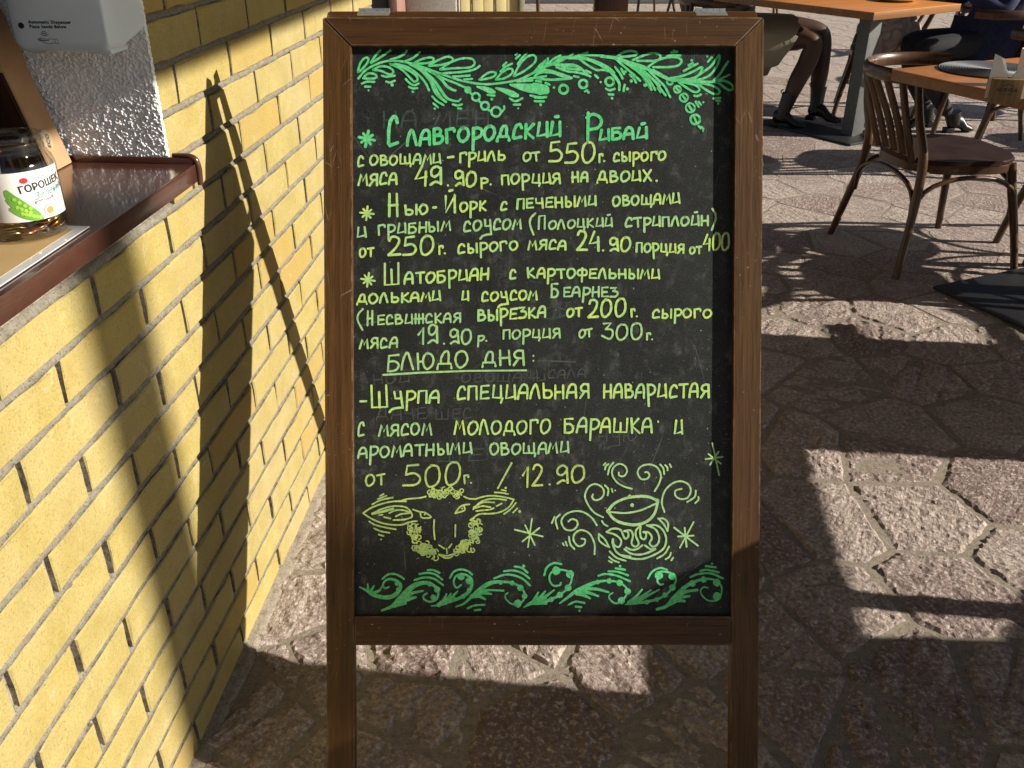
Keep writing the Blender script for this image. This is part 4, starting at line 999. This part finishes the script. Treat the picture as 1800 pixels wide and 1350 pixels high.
for (xa,ya,xb,yb,n) in ((-.0145,.0585,.001,.0455,4),(-.013,.0485,0,.0405,4),(-.009,.040,.010,.0325,6)):
    for k in range(n):
        t=k/(n-1); cx,cy=xa+(xb-xa)*t,ya+(yb-ya)*t
        lpoly([(cx+.0024*math.cos(a),cy+.0024*math.sin(a)) for a in [j*.628 for j in range(10)]],grn2,.0008,'pea_print')
cr_=random.Random(4)
cm={}
for mt in (copper,brass):
    me=lathe([(0,0),(.0094,0),(.0098,.0003),(.0098,.0013),(.0094,.0016),(.0088,.0013),(0,.0013)],20); me.materials.append(mt); cm[mt.name]=me
coins=empty('coin_pile','loose heap of copper and brass coins inside the pea jar','coins',jar.matrix_world@Matrix.Translation((0,0,.006)))
k=0
for lay in range(8):
    nn_=9 if lay<6 else 5
    for i in range(nn_):
        a=2*math.pi*i/nn_+cr_.uniform(0,1); rad=(.035 if i%3 else .016)*cr_.uniform(.85,1)
        Mx=Matrix.Translation((rad*math.cos(a),rad*math.sin(a),.0025+lay*.0030))@Matrix.Rotation(a,4,'Z')@Matrix.Rotation(cr_.uniform(-.25,.1) if rad<.03 else -cr_.uniform(.05,.5),4,'Y')@Matrix.Rotation(cr_.uniform(-.2,.2),4,'X')
        z=Mx.translation
        ob('coin',cm['copper_coin' if cr_.random()<.5 else 'brass_coin'],coins,Mx); k+=1

# laminated leaflet under the jar
lf=empty('laminated_leaflet','laminated beige leaflet with green leaf print under the glass jar','leaflet',MW@Matrix.Translation((1.03,.05,SZ)))
bm=bmesh.new(); box_bm(bm,-.30,.118,-.080,.105,.0002,.0016)
lam=NT('laminate_film'); lam.out((.55,.56,.56),.08,None,.6)
ob('film',bmm(bm),lf,m=lam.m)
ob('paper',box(-.295,.104,-.066,.10,.0017,.0021),lf,m=plain('beige_print',(.48,.33,.15),.5,.12,9,Coat_Weight=.8,Coat_Roughness=.05))
for sx,sy,ang in ((-.02,-.02,.5),(-.05,-.035,1.2),(.03,.03,.2),(-.10,-.03,2),(-.06,.0,.1)):
    pts=[(sx+.028*t*math.cos(ang)-.009*math.sin(math.pi*t)*math.sin(ang)*s_,sy+.028*t*math.sin(ang)+.009*math.sin(math.pi*t)*math.cos(ang)*s_) for s_,rg in ((1,[0,.25,.5,.75,1]),(-1,[.75,.5,.25])) for t in rg]
    ob('leaf_print',prism(pts,.0022,.0024),lf,m=grn)

# ---------------- chairs ----------------
def make_chair(label,group):
    t=empty('bentwood_chair',label,'chair',group=group)
    SH=.465
    sp=[]
    for k in range(40):
        a=2*math.pi*k/40; c_,s_=math.cos(a),math.sin(a)
        e=2/2.9; x=.245*abs(c_)**e*(1 if c_>0 else -1); y=(.238+.03*x/.24)*abs(s_)**e*(1 if s_>0 else -1); sp.append((x+.01,y))
    ob('seat',prism(sp,SH-.016,SH+.004,.006,3),t,m=M['seatw'])
    ob('seat_ring',prism([(x*.985,y*.985) for x,y in sp],SH-.052,SH-.0165,.004,2),t,m=M['bent'])
    top={}
    for s in (-1,1):
        ob('front_leg',tube([(.275,s*.285,.0),(.25,s*.262,.15),(.215,s*.225,.33),(.195,s*.205,SH-.02)],[.0155,.017,.019,.02],10,smooth_n=4),t,m=M['bent'])
        ob('rear_leg',tube([(-.285,s*.293+.0,0),(-.255,s*.265,.16),(-.225,s*.232,.34),(-.222,s*.215,.49),(-.232,s*.207+.05,.62),(-.226,s*.198+.112,.765)],[.0155,.0175,.019,.0195,.0175,.015],10,smooth_n=4),t,m=M['bent'])
    # hoop: wide bentwood band bent to a horseshoe
    hp=[]
    for k in range(17):
        a=R(48+236*k/16); hp.append((.295*math.cos(a)-.012,.295*math.sin(a)+.115,.775))
    bm=bmesh.new(); tube_bm(bm,hp,.03,8,(.42,.95)); ob('back_hoop',bmm(bm,'hoop',True,60),t,m=M['bent'])
    for k in range(5):
        a=R(150+60*k/4); x=.295*math.cos(a)-.012; y=.295*math.sin(a)+.115
        yb=.27*math.sin(a)
        bm=bmesh.new(); tube_bm(bm,cr([(-.215,yb,SH-.01),(-.25,yb*1.05+.045,.60),(x+.004,y,.76)],4),.014,8,(.42,1.1) if True else None); ob('back_slat',bmm(bm,'slat',True,50),t,m=M['bent'])
    def arch(p,q,h,n=12):
        P=Vector(p);Q=Vector(q); out=[]
        for k in range(n+1):
            f=k/n; b=P.lerp(Q,.5-.5*math.cos(math.pi*f)); e=math.sin(math.pi*f)**.55; out.append((b.x,b.y,P.z+(h-P.z)*e))
        return tube(out,.0105,8)
    fz=.235
    for s in (-1,1):
        ob('leg_brace',arch((-.232,s*.238,fz),(.228,s*.236,fz),SH-.062),t,m=M['bent'])
    ob('leg_brace',arch((.226,-.228,fz),(.226,.228,fz),SH-.066),t,m=M['bent'])
    ob('leg_brace',arch((-.236,-.232,fz),(-.236,.232,fz),SH-.066),t,m=M['bent'])
    ob('screw',tube([(-.205,-.238,.43),(-.205,-.242,.43)],.006,10),t,m=M['zinc'])
    return t
def dup(root,Mx,label,group=None):
    r=root.copy(); COL.objects.link(r); r.matrix_world=Mx; r['label']=label
    if group: r['group']=group
    for ch in list(root.children):
        c=ch.copy(); COL.objects.link(c); c.parent=r
        for g_ in ch.children: d=g_.copy(); COL.objects.link(d); d.parent=c
    return r
CG='bentwood chairs at the terrace tables'
def TR(x,y,deg,z=0): return Matrix.Translation((x,y,z))@Matrix.Rotation(R(deg),4,'Z')
chair=make_chair('empty dark bentwood chair tucked under the nearest table corner',CG)
chair.matrix_world=TR(1.85,3.98,10)
dup(chair,TR(1.47,6.85,-8),'bentwood chair under the seated person in boots',CG)
dup(chair,TR(3.10,6.42,172),'bentwood chair carrying the person in navy clothes',CG)
dup(chair,TR(2.68,6.95,250),'bentwood chair holding the bundled cream coat',CG)
dup(chair,TR(2.62,3.95,205),'bentwood chair at the right end of the nearest table, leg beside the base plate',CG)
dup(chair,TR(3.0,5.42,150),'bentwood chair with brown back behind the napkin holder',CG)
for _x,_y,_a,_l in ((4.4,5.9,100,'nearest'),(4.3,6.9,200,'second nearest'),(4.9,7.9,30,'middle'),(5.2,9.0,150,'second farthest'),(4.6,9.6,250,'farthest')): dup(chair,TR(_x,_y,_a),_l+' of the five unseen bentwood chairs added beyond the right edge to shade the paving',CG)  # unseen chairs added for streaks of shadow on the far paving
dup(chair,TR(2.35,12.6,200),'dark chair far back above the right top corner of the menu board',CG)
dup(chair,TR(1.75,12.9,20),'dark chair far back above the middle of the menu board top',CG)
dup(chair,TR(3.1,12.7,80),'dark chair far back beside the seated person in boots',CG)
# unseen chairs added beyond the right edge for their shadows on the paving
dup(chair,TR(2.98,1.16,-84),'bentwood chair added for its shadow in the middle of the long table outside the picture',CG)
dup(chair,TR(2.50,3.50,176),'bentwood chair added for its shadow just outside the right edge, pushed to the nearest table',CG)
dup(chair,TR(3.3,2.95,120),'bentwood chair added for its shadow between two tables outside the right edge',CG)

# ---------------- tables ----------------
def make_table(corner,ang,l1,l2,H,pc,base,label,la=None,pw=.045,pd=.03):
    """corner + l1 along ang, l2 along ang2; pc = post centre; base=(corner,len1,len2)"""
    t=empty('cafe_table',label,'table',TR(pc[0],pc[1],ang),'orange topped cafe tables')
    I=t.matrix_world.inverted(); c=I@Vector((corner[0],corner[1],0)); sgn=-1 if l2<0 else 1
    x0,x1=c.x,c.x+l1; y0,y1=sorted((c.y,c.y+l2))
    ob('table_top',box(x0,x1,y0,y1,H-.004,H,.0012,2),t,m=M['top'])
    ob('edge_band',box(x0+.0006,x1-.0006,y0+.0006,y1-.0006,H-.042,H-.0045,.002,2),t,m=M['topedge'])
    ob('post',box(-pw,pw,-pd,pd,.014,H-.046,.004,2),t,m=M['steel'])
    ob('top_bracket',box(-.2,.2,-.03,.03,H-.0455,H-.0425),t,m=M['basep'])
    b=I@Vector((base[0][0],base[0][1],0)); by0,by1=sorted((b.y,b.y+base[2]))
    ob('base_plate',box(b.x,b.x+base[1],by0,by1,.0035,.0165,.003,2),t,m=M['basep'])
    return t
H1=.85
make_table((1.44,3.64),24,.80,-1.25,H1,(2.13,3.46),((1.728,3.523),.62,-.55),'nearest orange topped table with napkin holder and round place mat',pw=.05)
make_table((2.009,5.476),33.5,.81,1.25,H1,(2.262,6.20),((2.166,5.922),.28,.80),'farther orange topped table on a grey flat post, plate of food on it',pw=.055,pd=.045)
make_table((2.02,2.11),-6,1.5,.80,H1,(2.8,2.35),((2.5,2.1),.6,.5),'orange topped table added for its shadow outside the right edge of the picture, beside the lit paving')  # unseen table, its top sized to throw the wide shadow band
make_table((1.22,.15),-7,1.9,1.06,H1,(2.2,.55),((1.9,.3),.6,.5),'long orange topped table added for its shadow outside the picture, in front of the menu board')  # unseen table standing in for whatever darkens the ground under the board
make_table((2.09,.93),-6,.40,1.22,H1,(2.22,1.45),((2.06,1.3),.35,.35),'small narrow orange topped table added for its shadow outside the right edge of the picture')  # unseen occluder shaped to darken the paving right of the board
make_table((2.47,.92),-2,1.3,.36,H1,(3.1,1.05),((2.95,.95),.35,.35),'narrow orange topped side table added for its shadow lower outside the right edge of the picture')  # added out of view to carry the shade across the lower right

# place mat: spiral of grey cord
mat_=empty('place_mat','round grey spiral place mat on the nearest orange table top','place mat',Matrix.Translation(onz(1745,124,H1+.001)))
gm=plain('grey_woven_cord',(.10,.10,.105),.5,.2,300); gm2=plain('dark_mat_core',(.03,.03,.034),.7,.1)
ob('mat_disc',lathe([(0,0),(.19,0),(.192,.0015),(.19,.003),(0,.003)],64),mat_,m=gm2)
bm=bmesh.new(); 
for k in range(20): 
    r_=.188-.0093*k; tube_bm(bm,[(r_*math.cos(a),r_*math.sin(a),.0035) for a in [2*math.pi*j/48 for j in range(48)]],.0030,5,closed=True)
tag(ob('cord_rings',bmm(bm,'c',True),mat_,m=gm),kind='stuff')
# napkin holder
hp=onz(1764,190,H1); hp2=onz(1792,205,H1)
hx=empty('napkin_holder','small dark wooden block holder with folded napkins and printed logo','napkin holder',Matrix.Translation(onz(1763,180,H1+.0005))@Matrix.Rotation(R(-12),4,'Z')@Matrix.Scale(.88,4))
hw=wood('oak_block',(.16,.09,.035),(.28,.17,.07),2,.5,70)
ob('front_block',box(-.052,.052,-.012,.012,0,.082,.002,2),hx,m=hw)
ob('back_block',box(-.052,.052,.045,.066,0,.082,.002,2),hx,m=hw); ob('base_block',box(-.052,.052,.0125,.0445,0,.012,.001),hx,m=hw)
ob('logo_print',textmesh('NORVILA',.0165,Matrix(((1,0,0,0),(0,0,-1,-.0126),(0,1,0,.040),(0,0,0,1))),.0004,align='CENTER'),hx,m=M['black'])
ob('logo_print',textmesh('CAFE  BAR',.007,Matrix(((1,0,0,0),(0,0,-1,-.0126),(0,1,0,.028),(0,0,0,1))),.0001,align='CENTER'),hx,m=M['black'])
ob('logo_print',flatlines([[(-.02,.060),(-.008,.062),(0,.067),(.008,.062),(.02,.060)]],.0018,Matrix(((1,0,0,0),(0,0,-1,-.0126),(0,1,0,0),(0,0,0,1)))),hx,m=M['black'])
nap=plain('white_paper_napkin',(.74,.73,.68),.85,.03)
nk=empty('paper_napkins','white folded paper napkins fanned in a V behind the wooden logo block','napkins',hx.matrix_world@Matrix.Translation((0,.028,.012)))
for k in range(4):
    y=-.012+.006*k; dx=.006*k
    ob('napkin',prism([(-.062+dx,.0),(.0,.0),(.004+dx*.3,.062),(-.036+dx,.138-.002*k),(-.060+dx,.152-.003*k)],0,.0022),nk,Matrix.Translation((0,y,0))@Matrix.Rotation(R(90),4,'X'),nap)
    ob('napkin',prism([(.0,.0),(.078-dx,.0),(.074-dx*.4,.150-.003*k),(.006,.058)],0,.0022),nk,Matrix.Translation((0,y+.003,0))@Matrix.Rotation(R(90),4,'X'),nap)
cut=empty('cutlery_set','steel cutlery handles standing behind the white napkins','cutlery',Matrix.Translation(onz(1800,150,H1+.001)))
for k,(dx,a) in enumerate(((-.012,-.16),(0,-.05),(.014,.05))): ob('handle',tube([(dx,0,.0),(dx+a*.17,0,.20)],.004,8,(1.3,.5)),cut,m=M['zinc'])
ob('holder_cup',lathe([(0,0),(.032,0),(.034,.12),(.032,.12),(.030,.004),(0,.004)],28),cut,m=plain('white_ceramic',(.75,.74,.72),.3,.02))
# plate of food on the farther table
pl=empty('dinner_plate','oval white plate with leftover food at the table edge','plate',Matrix.Translation(onz(1575,1,H1+.001)))
ob('dish',lathe([(0,0),(.09,0),(.135,.016),(.138,.018),(.133,.019),(.09,.006),(0,.005)],48),pl,m=plain('white_glaze',(.62,.62,.58),.15,.03,Coat_Weight=.6))
fr=random.Random(2)
fm=[plain('food_yellow',(.55,.42,.12),.6,.3,90),plain('food_green',(.16,.25,.05),.6,.3,90),plain('food_brown',(.25,.11,.04),.5,.3,90)]
for k in range(26):
    a=fr.uniform(0,6.28); r_=.085*fr.random()**.5; bm=bmesh.new(); bmesh.ops.create_icosphere(bm,subdivisions=1,radius=fr.uniform(.008,.018))
    for v in bm.verts: v.co*=fr.uniform(.7,1.25)
    ob('food_piece',bmm(bm,'f',True),pl,Matrix.Translation((r_*math.cos(a),r_*math.sin(a),.012+fr.random()*.008)),fm[k%3])

# torn paper scrap by the base plate, leaf at the foot of the board
ps=tag(ob('paper_scrap',prism([(0,0),(.02,-.012),(.035,-.03),(.06,-.035),(.075,-.03),(.05,-.045),(.02,-.04),(.012,-.02)],.001,.004),m=plain('cream_scrap',(.6,.58,.42),.9)),'torn cream paper scrap lying at the corner of the black base plate','paper scrap'); ps.location=onz(1632,503,.002)
lfv=tag(ob('fallen_leaf',prism([(0,0),(.012,.006),(.026,.004),(.034,-.004),(.02,-.008),(.008,-.006)],.0,.0012),m=plain('fresh_leaf',(.22,.36,.06),.5,.2)),'tiny green leaf on the ground at the foot of the right stile','leaf'); lfv.location=onz(1296,1346,.004)

# ---------------- people ----------------
def skin(name,J,E,parent,mat,sub=2,root=0):
    me=bpy.data.meshes.new('sk'); me.from_pydata([j[:3] for j in J],E,[]); o=bpy.data.objects.new('sk',me); COL.objects.link(o)
    o.modifiers.new('s','SKIN'); 
    sv=me.skin_vertices[0].data if me.skin_vertices else None
    for i,j in enumerate(J):
        r_=j[3]; r2=j[4] if len(j)>4 else r_; sv[i].radius=(r_,r2); sv[i].use_root=(i==root)
    sb=o.modifiers.new('u','SUBSURF'); sb.levels=sub; sb.render_levels=sub
    dg=bpy.context.evaluated_depsgraph_get(); m2=bpy.data.meshes.new_from_object(o.evaluated_get(dg)); bpy.data.objects.remove(o)
    m2.polygons.foreach_set('use_smooth',[True]*len(m2.polygons)); m2.materials.clear()
    return ob(name,m2,parent,parent.matrix_world.inverted(),mat)
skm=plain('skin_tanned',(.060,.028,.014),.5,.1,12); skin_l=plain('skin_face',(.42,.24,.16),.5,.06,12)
hairm=plain('dark_hair',(.03,.018,.012),.5,.3,120); grey=plain('grey_knit',(.13,.13,.135),.9,.15,200,.4,.002); beige=plain('olive_beige_cloth',(.26,.235,.17),.9,.1,90,.3,.001); navy=plain('navy_wool',(.012,.017,.055),.9,.4,50,.3,.001); blk=plain('black_trousers',(.010,.010,.013),.85,.3,40,.3); leather=plain('black_leather',(.007,.006,.006),.4,.2,40,.15,.001); cream=plain('cream_cloth',(.33,.27,.22),.9,.12,60,.3,.002)
def hand(parent,wrist,fwd,side,mat):
    wv=Vector(wrist); f=Vector(fwd).normalized(); s=Vector(side).normalized(); u=f.cross(s)
    J=[(*wv,.026,.018),(*(wv+f*.05),.036,.014),(*(wv+f*.085),.036,.012)];E=[(0,1),(1,2)]
    for k,(o_,L) in enumerate(((-.03,.065),(-.01,.075),(.01,.07),(.03,.055))):
        b=len(J); J+=[(*(wv+f*.095+s*o_),.009),(*(wv+f*(.095+L*.5)+s*o_*1.15-u*.004),.0085),(*(wv+f*(.095+L)+s*o_*1.2-u*.018),.007)]; E+=[(2,b),(b,b+1),(b+1,b+2)]
    b=len(J); J+=[(*(wv+f*.04-s*.045),.011),(*(wv+f*.075-s*.062-u*.006),.0085)]; E+=[(1,b),(b,b+1)]
    skin('hand',J,E,parent,mat,1)
def head(parent,c,face,skinm,hair,long=False):
    c=Vector(c); f=Vector(face).normalized(); up=Vector((0,0,1)); s=f.cross(up).normalized()
    bm=bmesh.new(); bmesh.ops.create_uvsphere(bm,u_segments=28,v_segments=20,radius=1)
    B=Matrix((( s.x,f.x,0,c.x),(s.y,f.y,0,c.y),(0,0,1,c.z),(0,0,0,1)))
    for v in bm.verts:
        x,y,z=v.co; jaw=1-.28*max(0,-z)**1.2; v.co=Vector((x*.078*jaw,y*.098*(1-.12*max(0,-z)),z*.118))
        if y>.8 and abs(x)<.22 and -.28<z<.12: v.co.y+=.022*(1-abs(x)/.22)*(1 if z<-.05 else .5)
        if y>.6 and .0<z<.22 and .2<abs(x)<.55: v.co.y-=.008
        if y>.7 and -.55<z<-.42 and abs(x)<.35: v.co.y+=.005
    for v in bm.verts: v.co=B@v.co
    ob('head',bmm(bm,'head',True),parent,parent.matrix_world.inverted(),skinm)
    for sg in (-1,1):
        bm=bmesh.new(); bmesh.ops.create_uvsphere(bm,u_segments=10,v_segments=8,radius=1)
        for v in bm.verts: v.co=B@Vector((sg*.079+v.co.x*.008,v.co.y*.017-.005,v.co.z*.03-.005))
        ob('ear',bmm(bm,'ear',True),parent,parent.matrix_world.inverted(),skinm)
        bm=bmesh.new(); bmesh.ops.create_uvsphere(bm,u_segments=10,v_segments=8,radius=.0095)
        for v in bm.verts: v.co=B@(v.co+Vector((sg*.030,.083,.016)))
        ob('eye',bmm(bm,'eye',True),parent,parent.matrix_world.inverted(),M['black'])
    bm=bmesh.new(); bmesh.ops.create_uvsphere(bm,u_segments=28,v_segments=20,radius=1)
    dl=[v for v in bm.verts if v.co.y>.25 and v.co.z<.42]; bmesh.ops.delete(bm,geom=dl,context='VERTS')
    for v in bm.verts:
        x,y,z=v.co; v.co=B@Vector((x*(.088+(.02 if long and z<0 else 0)),y*.108-.006,z*(.128 if z>0 or not long else .30)+.004))
    ob('hair',bmm(bm,'hair',True),parent,parent.matrix_world.inverted(),hair)
p1=empty('person','seated person with bare crossed legs in dark ankle boots and a beige skirt','person',Matrix.Translation((1.5,6.85,0)))
hipz=.555
J=[(1.50,6.85,hipz,.15,.12),(1.47,6.85,.72,.125,.10),(1.50,6.85,.92,.15,.105),(1.52,6.85,1.05,.07,.06),(1.54,6.85,1.13,.05,.05),
   (1.60,6.74,.56,.11),(1.82,6.62,.575,.102),(2.03,6.52,.56,.078),(1.99,6.50,.42,.066),(1.93,6.48,.30,.064),(1.875,6.46,.14,.040),(1.86,6.455,.06,.034),
   (1.62,6.95,.56,.11),(1.92,6.90,.59,.104),(2.17,6.84,.575,.080),(2.17,6.78,.42,.066),(2.15,6.70,.30,.063),(2.13,6.64,.15,.040),(2.13,6.62,.08,.034)]
E=[(0,1),(1,2),(2,3),(3,4),(0,5),(5,6),(6,7),(7,8),(8,9),(9,10),(10,11),(0,12),(12,13),(13,14),(14,15),(15,16),(16,17),(17,18)]
skin('body',J,E,p1,skm)
J=[(1.50,6.85,.60,.17,.14),(1.47,6.85,.75,.14,.115),(1.50,6.85,.93,.165,.12),(1.51,6.85,1.02,.08,.07),
  (1.52,6.64,.97,.062),(1.60,6.55,.80,.05),(1.84,6.58,.885,.04),(1.90,6.59,.885,.036),(1.52,7.06,.97,.062),(1.62,7.12,.80,.05),(1.86,7.02,.885,.04),(1.92,7.0,.885,.036),(1.62,6.80,.60,.15,.09)]
skin('sweater',J,[(0,1),(1,2),(2,3),(2,4),(4,5),(5,6),(6,7),(2,8),(8,9),(9,10),(10,11),(0,12)],p1,grey)
hand(p1,(1.93,6.60,.885),(1,0,0),(0,-1,0),skm); hand(p1,(1.95,6.99,.885),(1,0,0),(0,1,0),skm)
head(p1,(1.58,6.85,1.27),(1,-.1,-.1),skin_l,hairm,True)
# skirt: lofted round both thighs, near side hanging
def loft(rings,parent,mat,name):
    bm=bmesh.new(); rs=[[bm.verts.new(p) for p in r_] for r_ in rings]; n=len(rs[0])
    for a,b in zip(rs,rs[1:]):
        for i in range(n): bm.faces.new((a[i],a[(i+1)%n],b[(i+1)%n],b[i]))
    me=bmm(bm,name,True); return ob(name,me,parent,parent.matrix_world.inverted(),mat)
rings=[]
for k in range(12):
    t=k/11; x=1.44+.46*t; r_=[]
    for i in range(28):
        a=2*math.pi*i/28; c_,s_=math.cos(a),math.sin(a)
        y=6.79-.03*t+c_*(.30-.03*t); z=.575+s_*(.135-.01*t)
        if s_<0 and c_<.1: z+= s_*(.20-.05*t)*(1+.12*math.sin(i*2.1+k)) ; 
        r_.append((x+.03*s_-.12*max(0,-s_)*t+.008*math.sin(i*3),y+.008*math.sin(i*2.5+k*.7),z))
    rings.append(r_)
loft(rings,p1,beige,'skirt')
def boot(parent,ank,toe,lean,mat,hh=.17):
    a=Vector(ank); d=Vector(toe)-a; d.z=0; L=d.length; d.normalize(); s=Vector((-d.y,d.x,0)); dz=Vector(toe).z
    rings=[]
    for t,hz,wd,hb in ((-.30,.045,.020,.02),(-.22,.085,.034,.0),(0,.095,.038,.0),(.3,.09,.037,.0),(.55,.065,.040,.0),(.8,.045,.042,.0),(.97,.032,.032,.002),(1.04,.02,.015,.006)):
        c=a+d*L*t; base=(1-t)*0.0
        zc0=dz*max(0,min(1,t)); lift=(.028 if t<.25 else .028*(1-min(1,(t-.25)/.3))); 
        r_=[]
        for i in range(12):
            q=2*math.pi*i/12; cc,ss=math.cos(q),math.sin(q); r_.append(c+s*cc*wd+Vector((0,0,ank_floor+lift+hb+(hz/2)*(1+ss))))
            r_[-1].z-=a.z
            r_[-1].z+=0
        rings.append(r_)
    o=loft(rings,parent,mat,'boot')
    sh=[a+Vector((lean[0]*t*hh,lean[1]*t*hh,-a.z+ank_floor+.05+t*hh)) for t in (0,.35,.7,1)]
    ob('boot_shaft',tube(sh,[.043,.046,.050,.054],14,smooth_n=3),parent,parent.matrix_world.inverted(),mat)
    ob('boot_heel',box(-.03,.03,-.028,.028,0,.032,.004,2,Matrix.Translation((0,0,0))),parent,parent.matrix_world.inverted()@Matrix.Translation((a.x-d.x*.03,a.y-d.y*.03,ank_floor))@Matrix.Rotation(math.atan2(d.y,d.x),4,'Z'),mat)
    ob('pull_tab',tube([sh[-1]+Vector((-.05,0,-.01)),sh[-1]+Vector((-.068,0,.018)),sh[-1]+Vector((-.052,0,.03))],.006,8,(2,.5)),parent,parent.matrix_world.inverted(),mat)
ank_floor=0.006
boot(p1,(1.845,6.455,.06),(2.00,6.40,.0),(.30,.05),leather)
ank_floor=.020
boot(p1,(2.13,6.60,.06),(2.27,6.50,.0),(.05,.25),leather)
p2=empty('person','seated person in navy wool clothes and black trousers, back to the right edge','person',Matrix.Translation((3.15,6.4,0)))
J=[(3.12,6.40,.56,.16,.13),(3.15,6.40,.75,.14,.11),(3.14,6.40,.95,.16,.11),(3.12,6.40,1.1,.06),(3.1,6.4,1.16,.05),
 (3.0,6.30,.56,.095),(2.62,6.22,.56,.075),(2.74,6.25,.33,.062),(2.93,6.30,.12,.045),
 (3.0,6.52,.56,.095),(2.66,6.55,.56,.075),(2.72,6.5,.33,.062),(2.84,6.46,.12,.045)]
skin('trousers',J,[(0,1),(1,2),(2,3),(3,4),(0,5),(5,6),(6,7),(7,8),(0,9),(9,10),(10,11),(11,12)],p2,blk)
J=[(3.14,6.40,.52,.21,.20),(3.16,6.40,.75,.18,.17),(3.15,6.40,.96,.19,.14),(3.13,6.40,1.08,.08),
 (3.12,6.17,.98,.075),(3.04,6.10,.78,.06),(2.82,6.18,.90,.048),(3.12,6.63,.98,.075),(3.02,6.70,.78,.06),(2.80,6.60,.90,.048),(3.00,6.22,.54,.14,.11)]
skin('jacket',J,[(0,1),(1,2),(2,3),(2,4),(4,5),(5,6),(2,7),(7,8),(8,9),(0,10)],p2,navy)
hand(p2,(2.78,6.19,.90),(-1,.1,0),(0,1,0),skin_l); hand(p2,(2.76,6.59,.90),(-1,-.1,0),(0,-1,0),skin_l)
head(p2,(3.05,6.40,1.30),(-1,0,-.05),skin_l,hairm)
ank_floor=.004
boot(p2,(2.98,6.31,.06),(3.12,6.33,0),(-.3,0),leather,.08); boot(p2,(2.86,6.47,.06),(2.72,6.45,0),(-.2,0),leather,.08)

# bundled coat on a chair: folded cloth
coat=empty('bundled_coat','cream coat bundled on the chair seat with a tail hanging down','coat',Matrix.Translation((2.60,6.75,.47)))
bm=bmesh.new(); bmesh.ops.create_icosphere(bm,subdivisions=5,radius=1)
from mathutils import noise as mn
for v in bm.verts:
    c_=v.co.copy(); n_=mn.noise(c_*1.6+Vector((3,1,7))); r2=abs(mn.noise(c_*2.6+Vector((9,2,1))*1)); r3=mn.noise(c_*5)
    k_=1+.16*n_-.42*max(0,.22-r2)*2+.04*r3
    v.co=Vector((c_.x*.21*k_,c_.y*.19*k_,(c_.z*.16*k_)+.14))
ob('folded_body',bmm(bm,'coat',True),coat,m=cream)
vs=[];fs=[]
for i in range(22):
    for j in range(14):
        a=i/21; b=j/13; vs.append((-.24+.17*a,-.16+.015*math.sin(a*14+b*2)+.02*b,.12-.42*b-.03*math.sin(a*3)*b))
for i in range(21):
    for j in range(13): q_=i*14+j; fs.append((q_,q_+1,q_+15,q_+14))
bm=bmesh.new(); bm.from_mesh(mesh(vs,fs)); bmesh.ops.solidify(bm,geom=bm.faces[:],thickness=.012)
ob('hanging_tail',bmm(bm,'tail',True),coat,m=cream)

# ---------------- far background ----------------
pil=empty('plaster_pillar','rough white plaster pillar standing beyond the end of the brick wall','pillar',Matrix.Translation((-.345,4.3,0)))
ob('shaft',box(-.106,.106,-.08,.5,0,2.55,.004),pil,m=plain('white_coarse_plaster',(.46,.44,.39),.9,.15,90,.9,.01)); ob('plinth',box(-.116,.116,-.09,.5,0,.12,.004),pil,m=M['mortar'])
df=empty('door_frame','grey door frame with pinkish lining between brick wall and plaster pillar','door frame',Matrix.Translation((-.52,4.0,0)))
ob('dark_gasket',box(-.095,-.070,-.30,.3,0,2.5),df,m=M['black']); ob('grey_jamb',box(-.0695,.030,-.05,.3,0,2.5,.003),df,m=plain('grey_jamb_paint',(.17,.17,.165),.6,.2,80,.3)); ob('lining',box(.0305,.066,-.08,.3,0,2.5,.003),df,m=plain('pinkish_trim',(.26,.14,.11),.6,.1))
sh_=empty('board_shutter','pale yellow vertical board shutter catching sun beside the plaster pillar','shutter',TR(-.225,4.32,14))
ym=plain('pale_yellow_paint',(.62,.52,.25),.7,.06,30)
for k in range(5): ob('vertical_board',box(.052*k,.052*k+.047,-.012-.006*(k%2),.01,.05,2.4,.003),sh_,m=ym)
ob('side_post',box(.2605,.283,-.03,.02,0,2.45,.003),sh_,m=plain('olive_post_paint',(.25,.24,.15),.7,.1))
bp=empty('brown_pillar','wide dark brown timber pillar seen above the menu board top rail','pillar',Matrix.Translation((.93,9.05,0)))
ob('shaft',box(-.155,.12,-.1,.1,0,2.6,.006),bp,m=M['darkwood']); ob('side_batten',box(-.185,-.1555,-.06,.06,0,2.6,.003),bp,m=M['bent'])
fw=empty('far_wall','dark timber wall closing the terrace at the back','wall',Matrix.Translation((4,14.4,0)))
ob('wall_face',box(-7,9,0,.2,0,3.6),fw,m=M['darkstuff']); ob('skirting',box(-7,9,-.03,-.0005,0,.10,.004),fw,m=plain('grey_skirting',(.2,.2,.2),.7)) 
rlp=empty('thin_post','thin brown post leaning above the left half of the board','post',Matrix.Translation((.27,10.5,0)))
ob('pole',tube([(.02,0,0),(-.05,0,1.6)],.02,10),rlp,m=M['bent'])
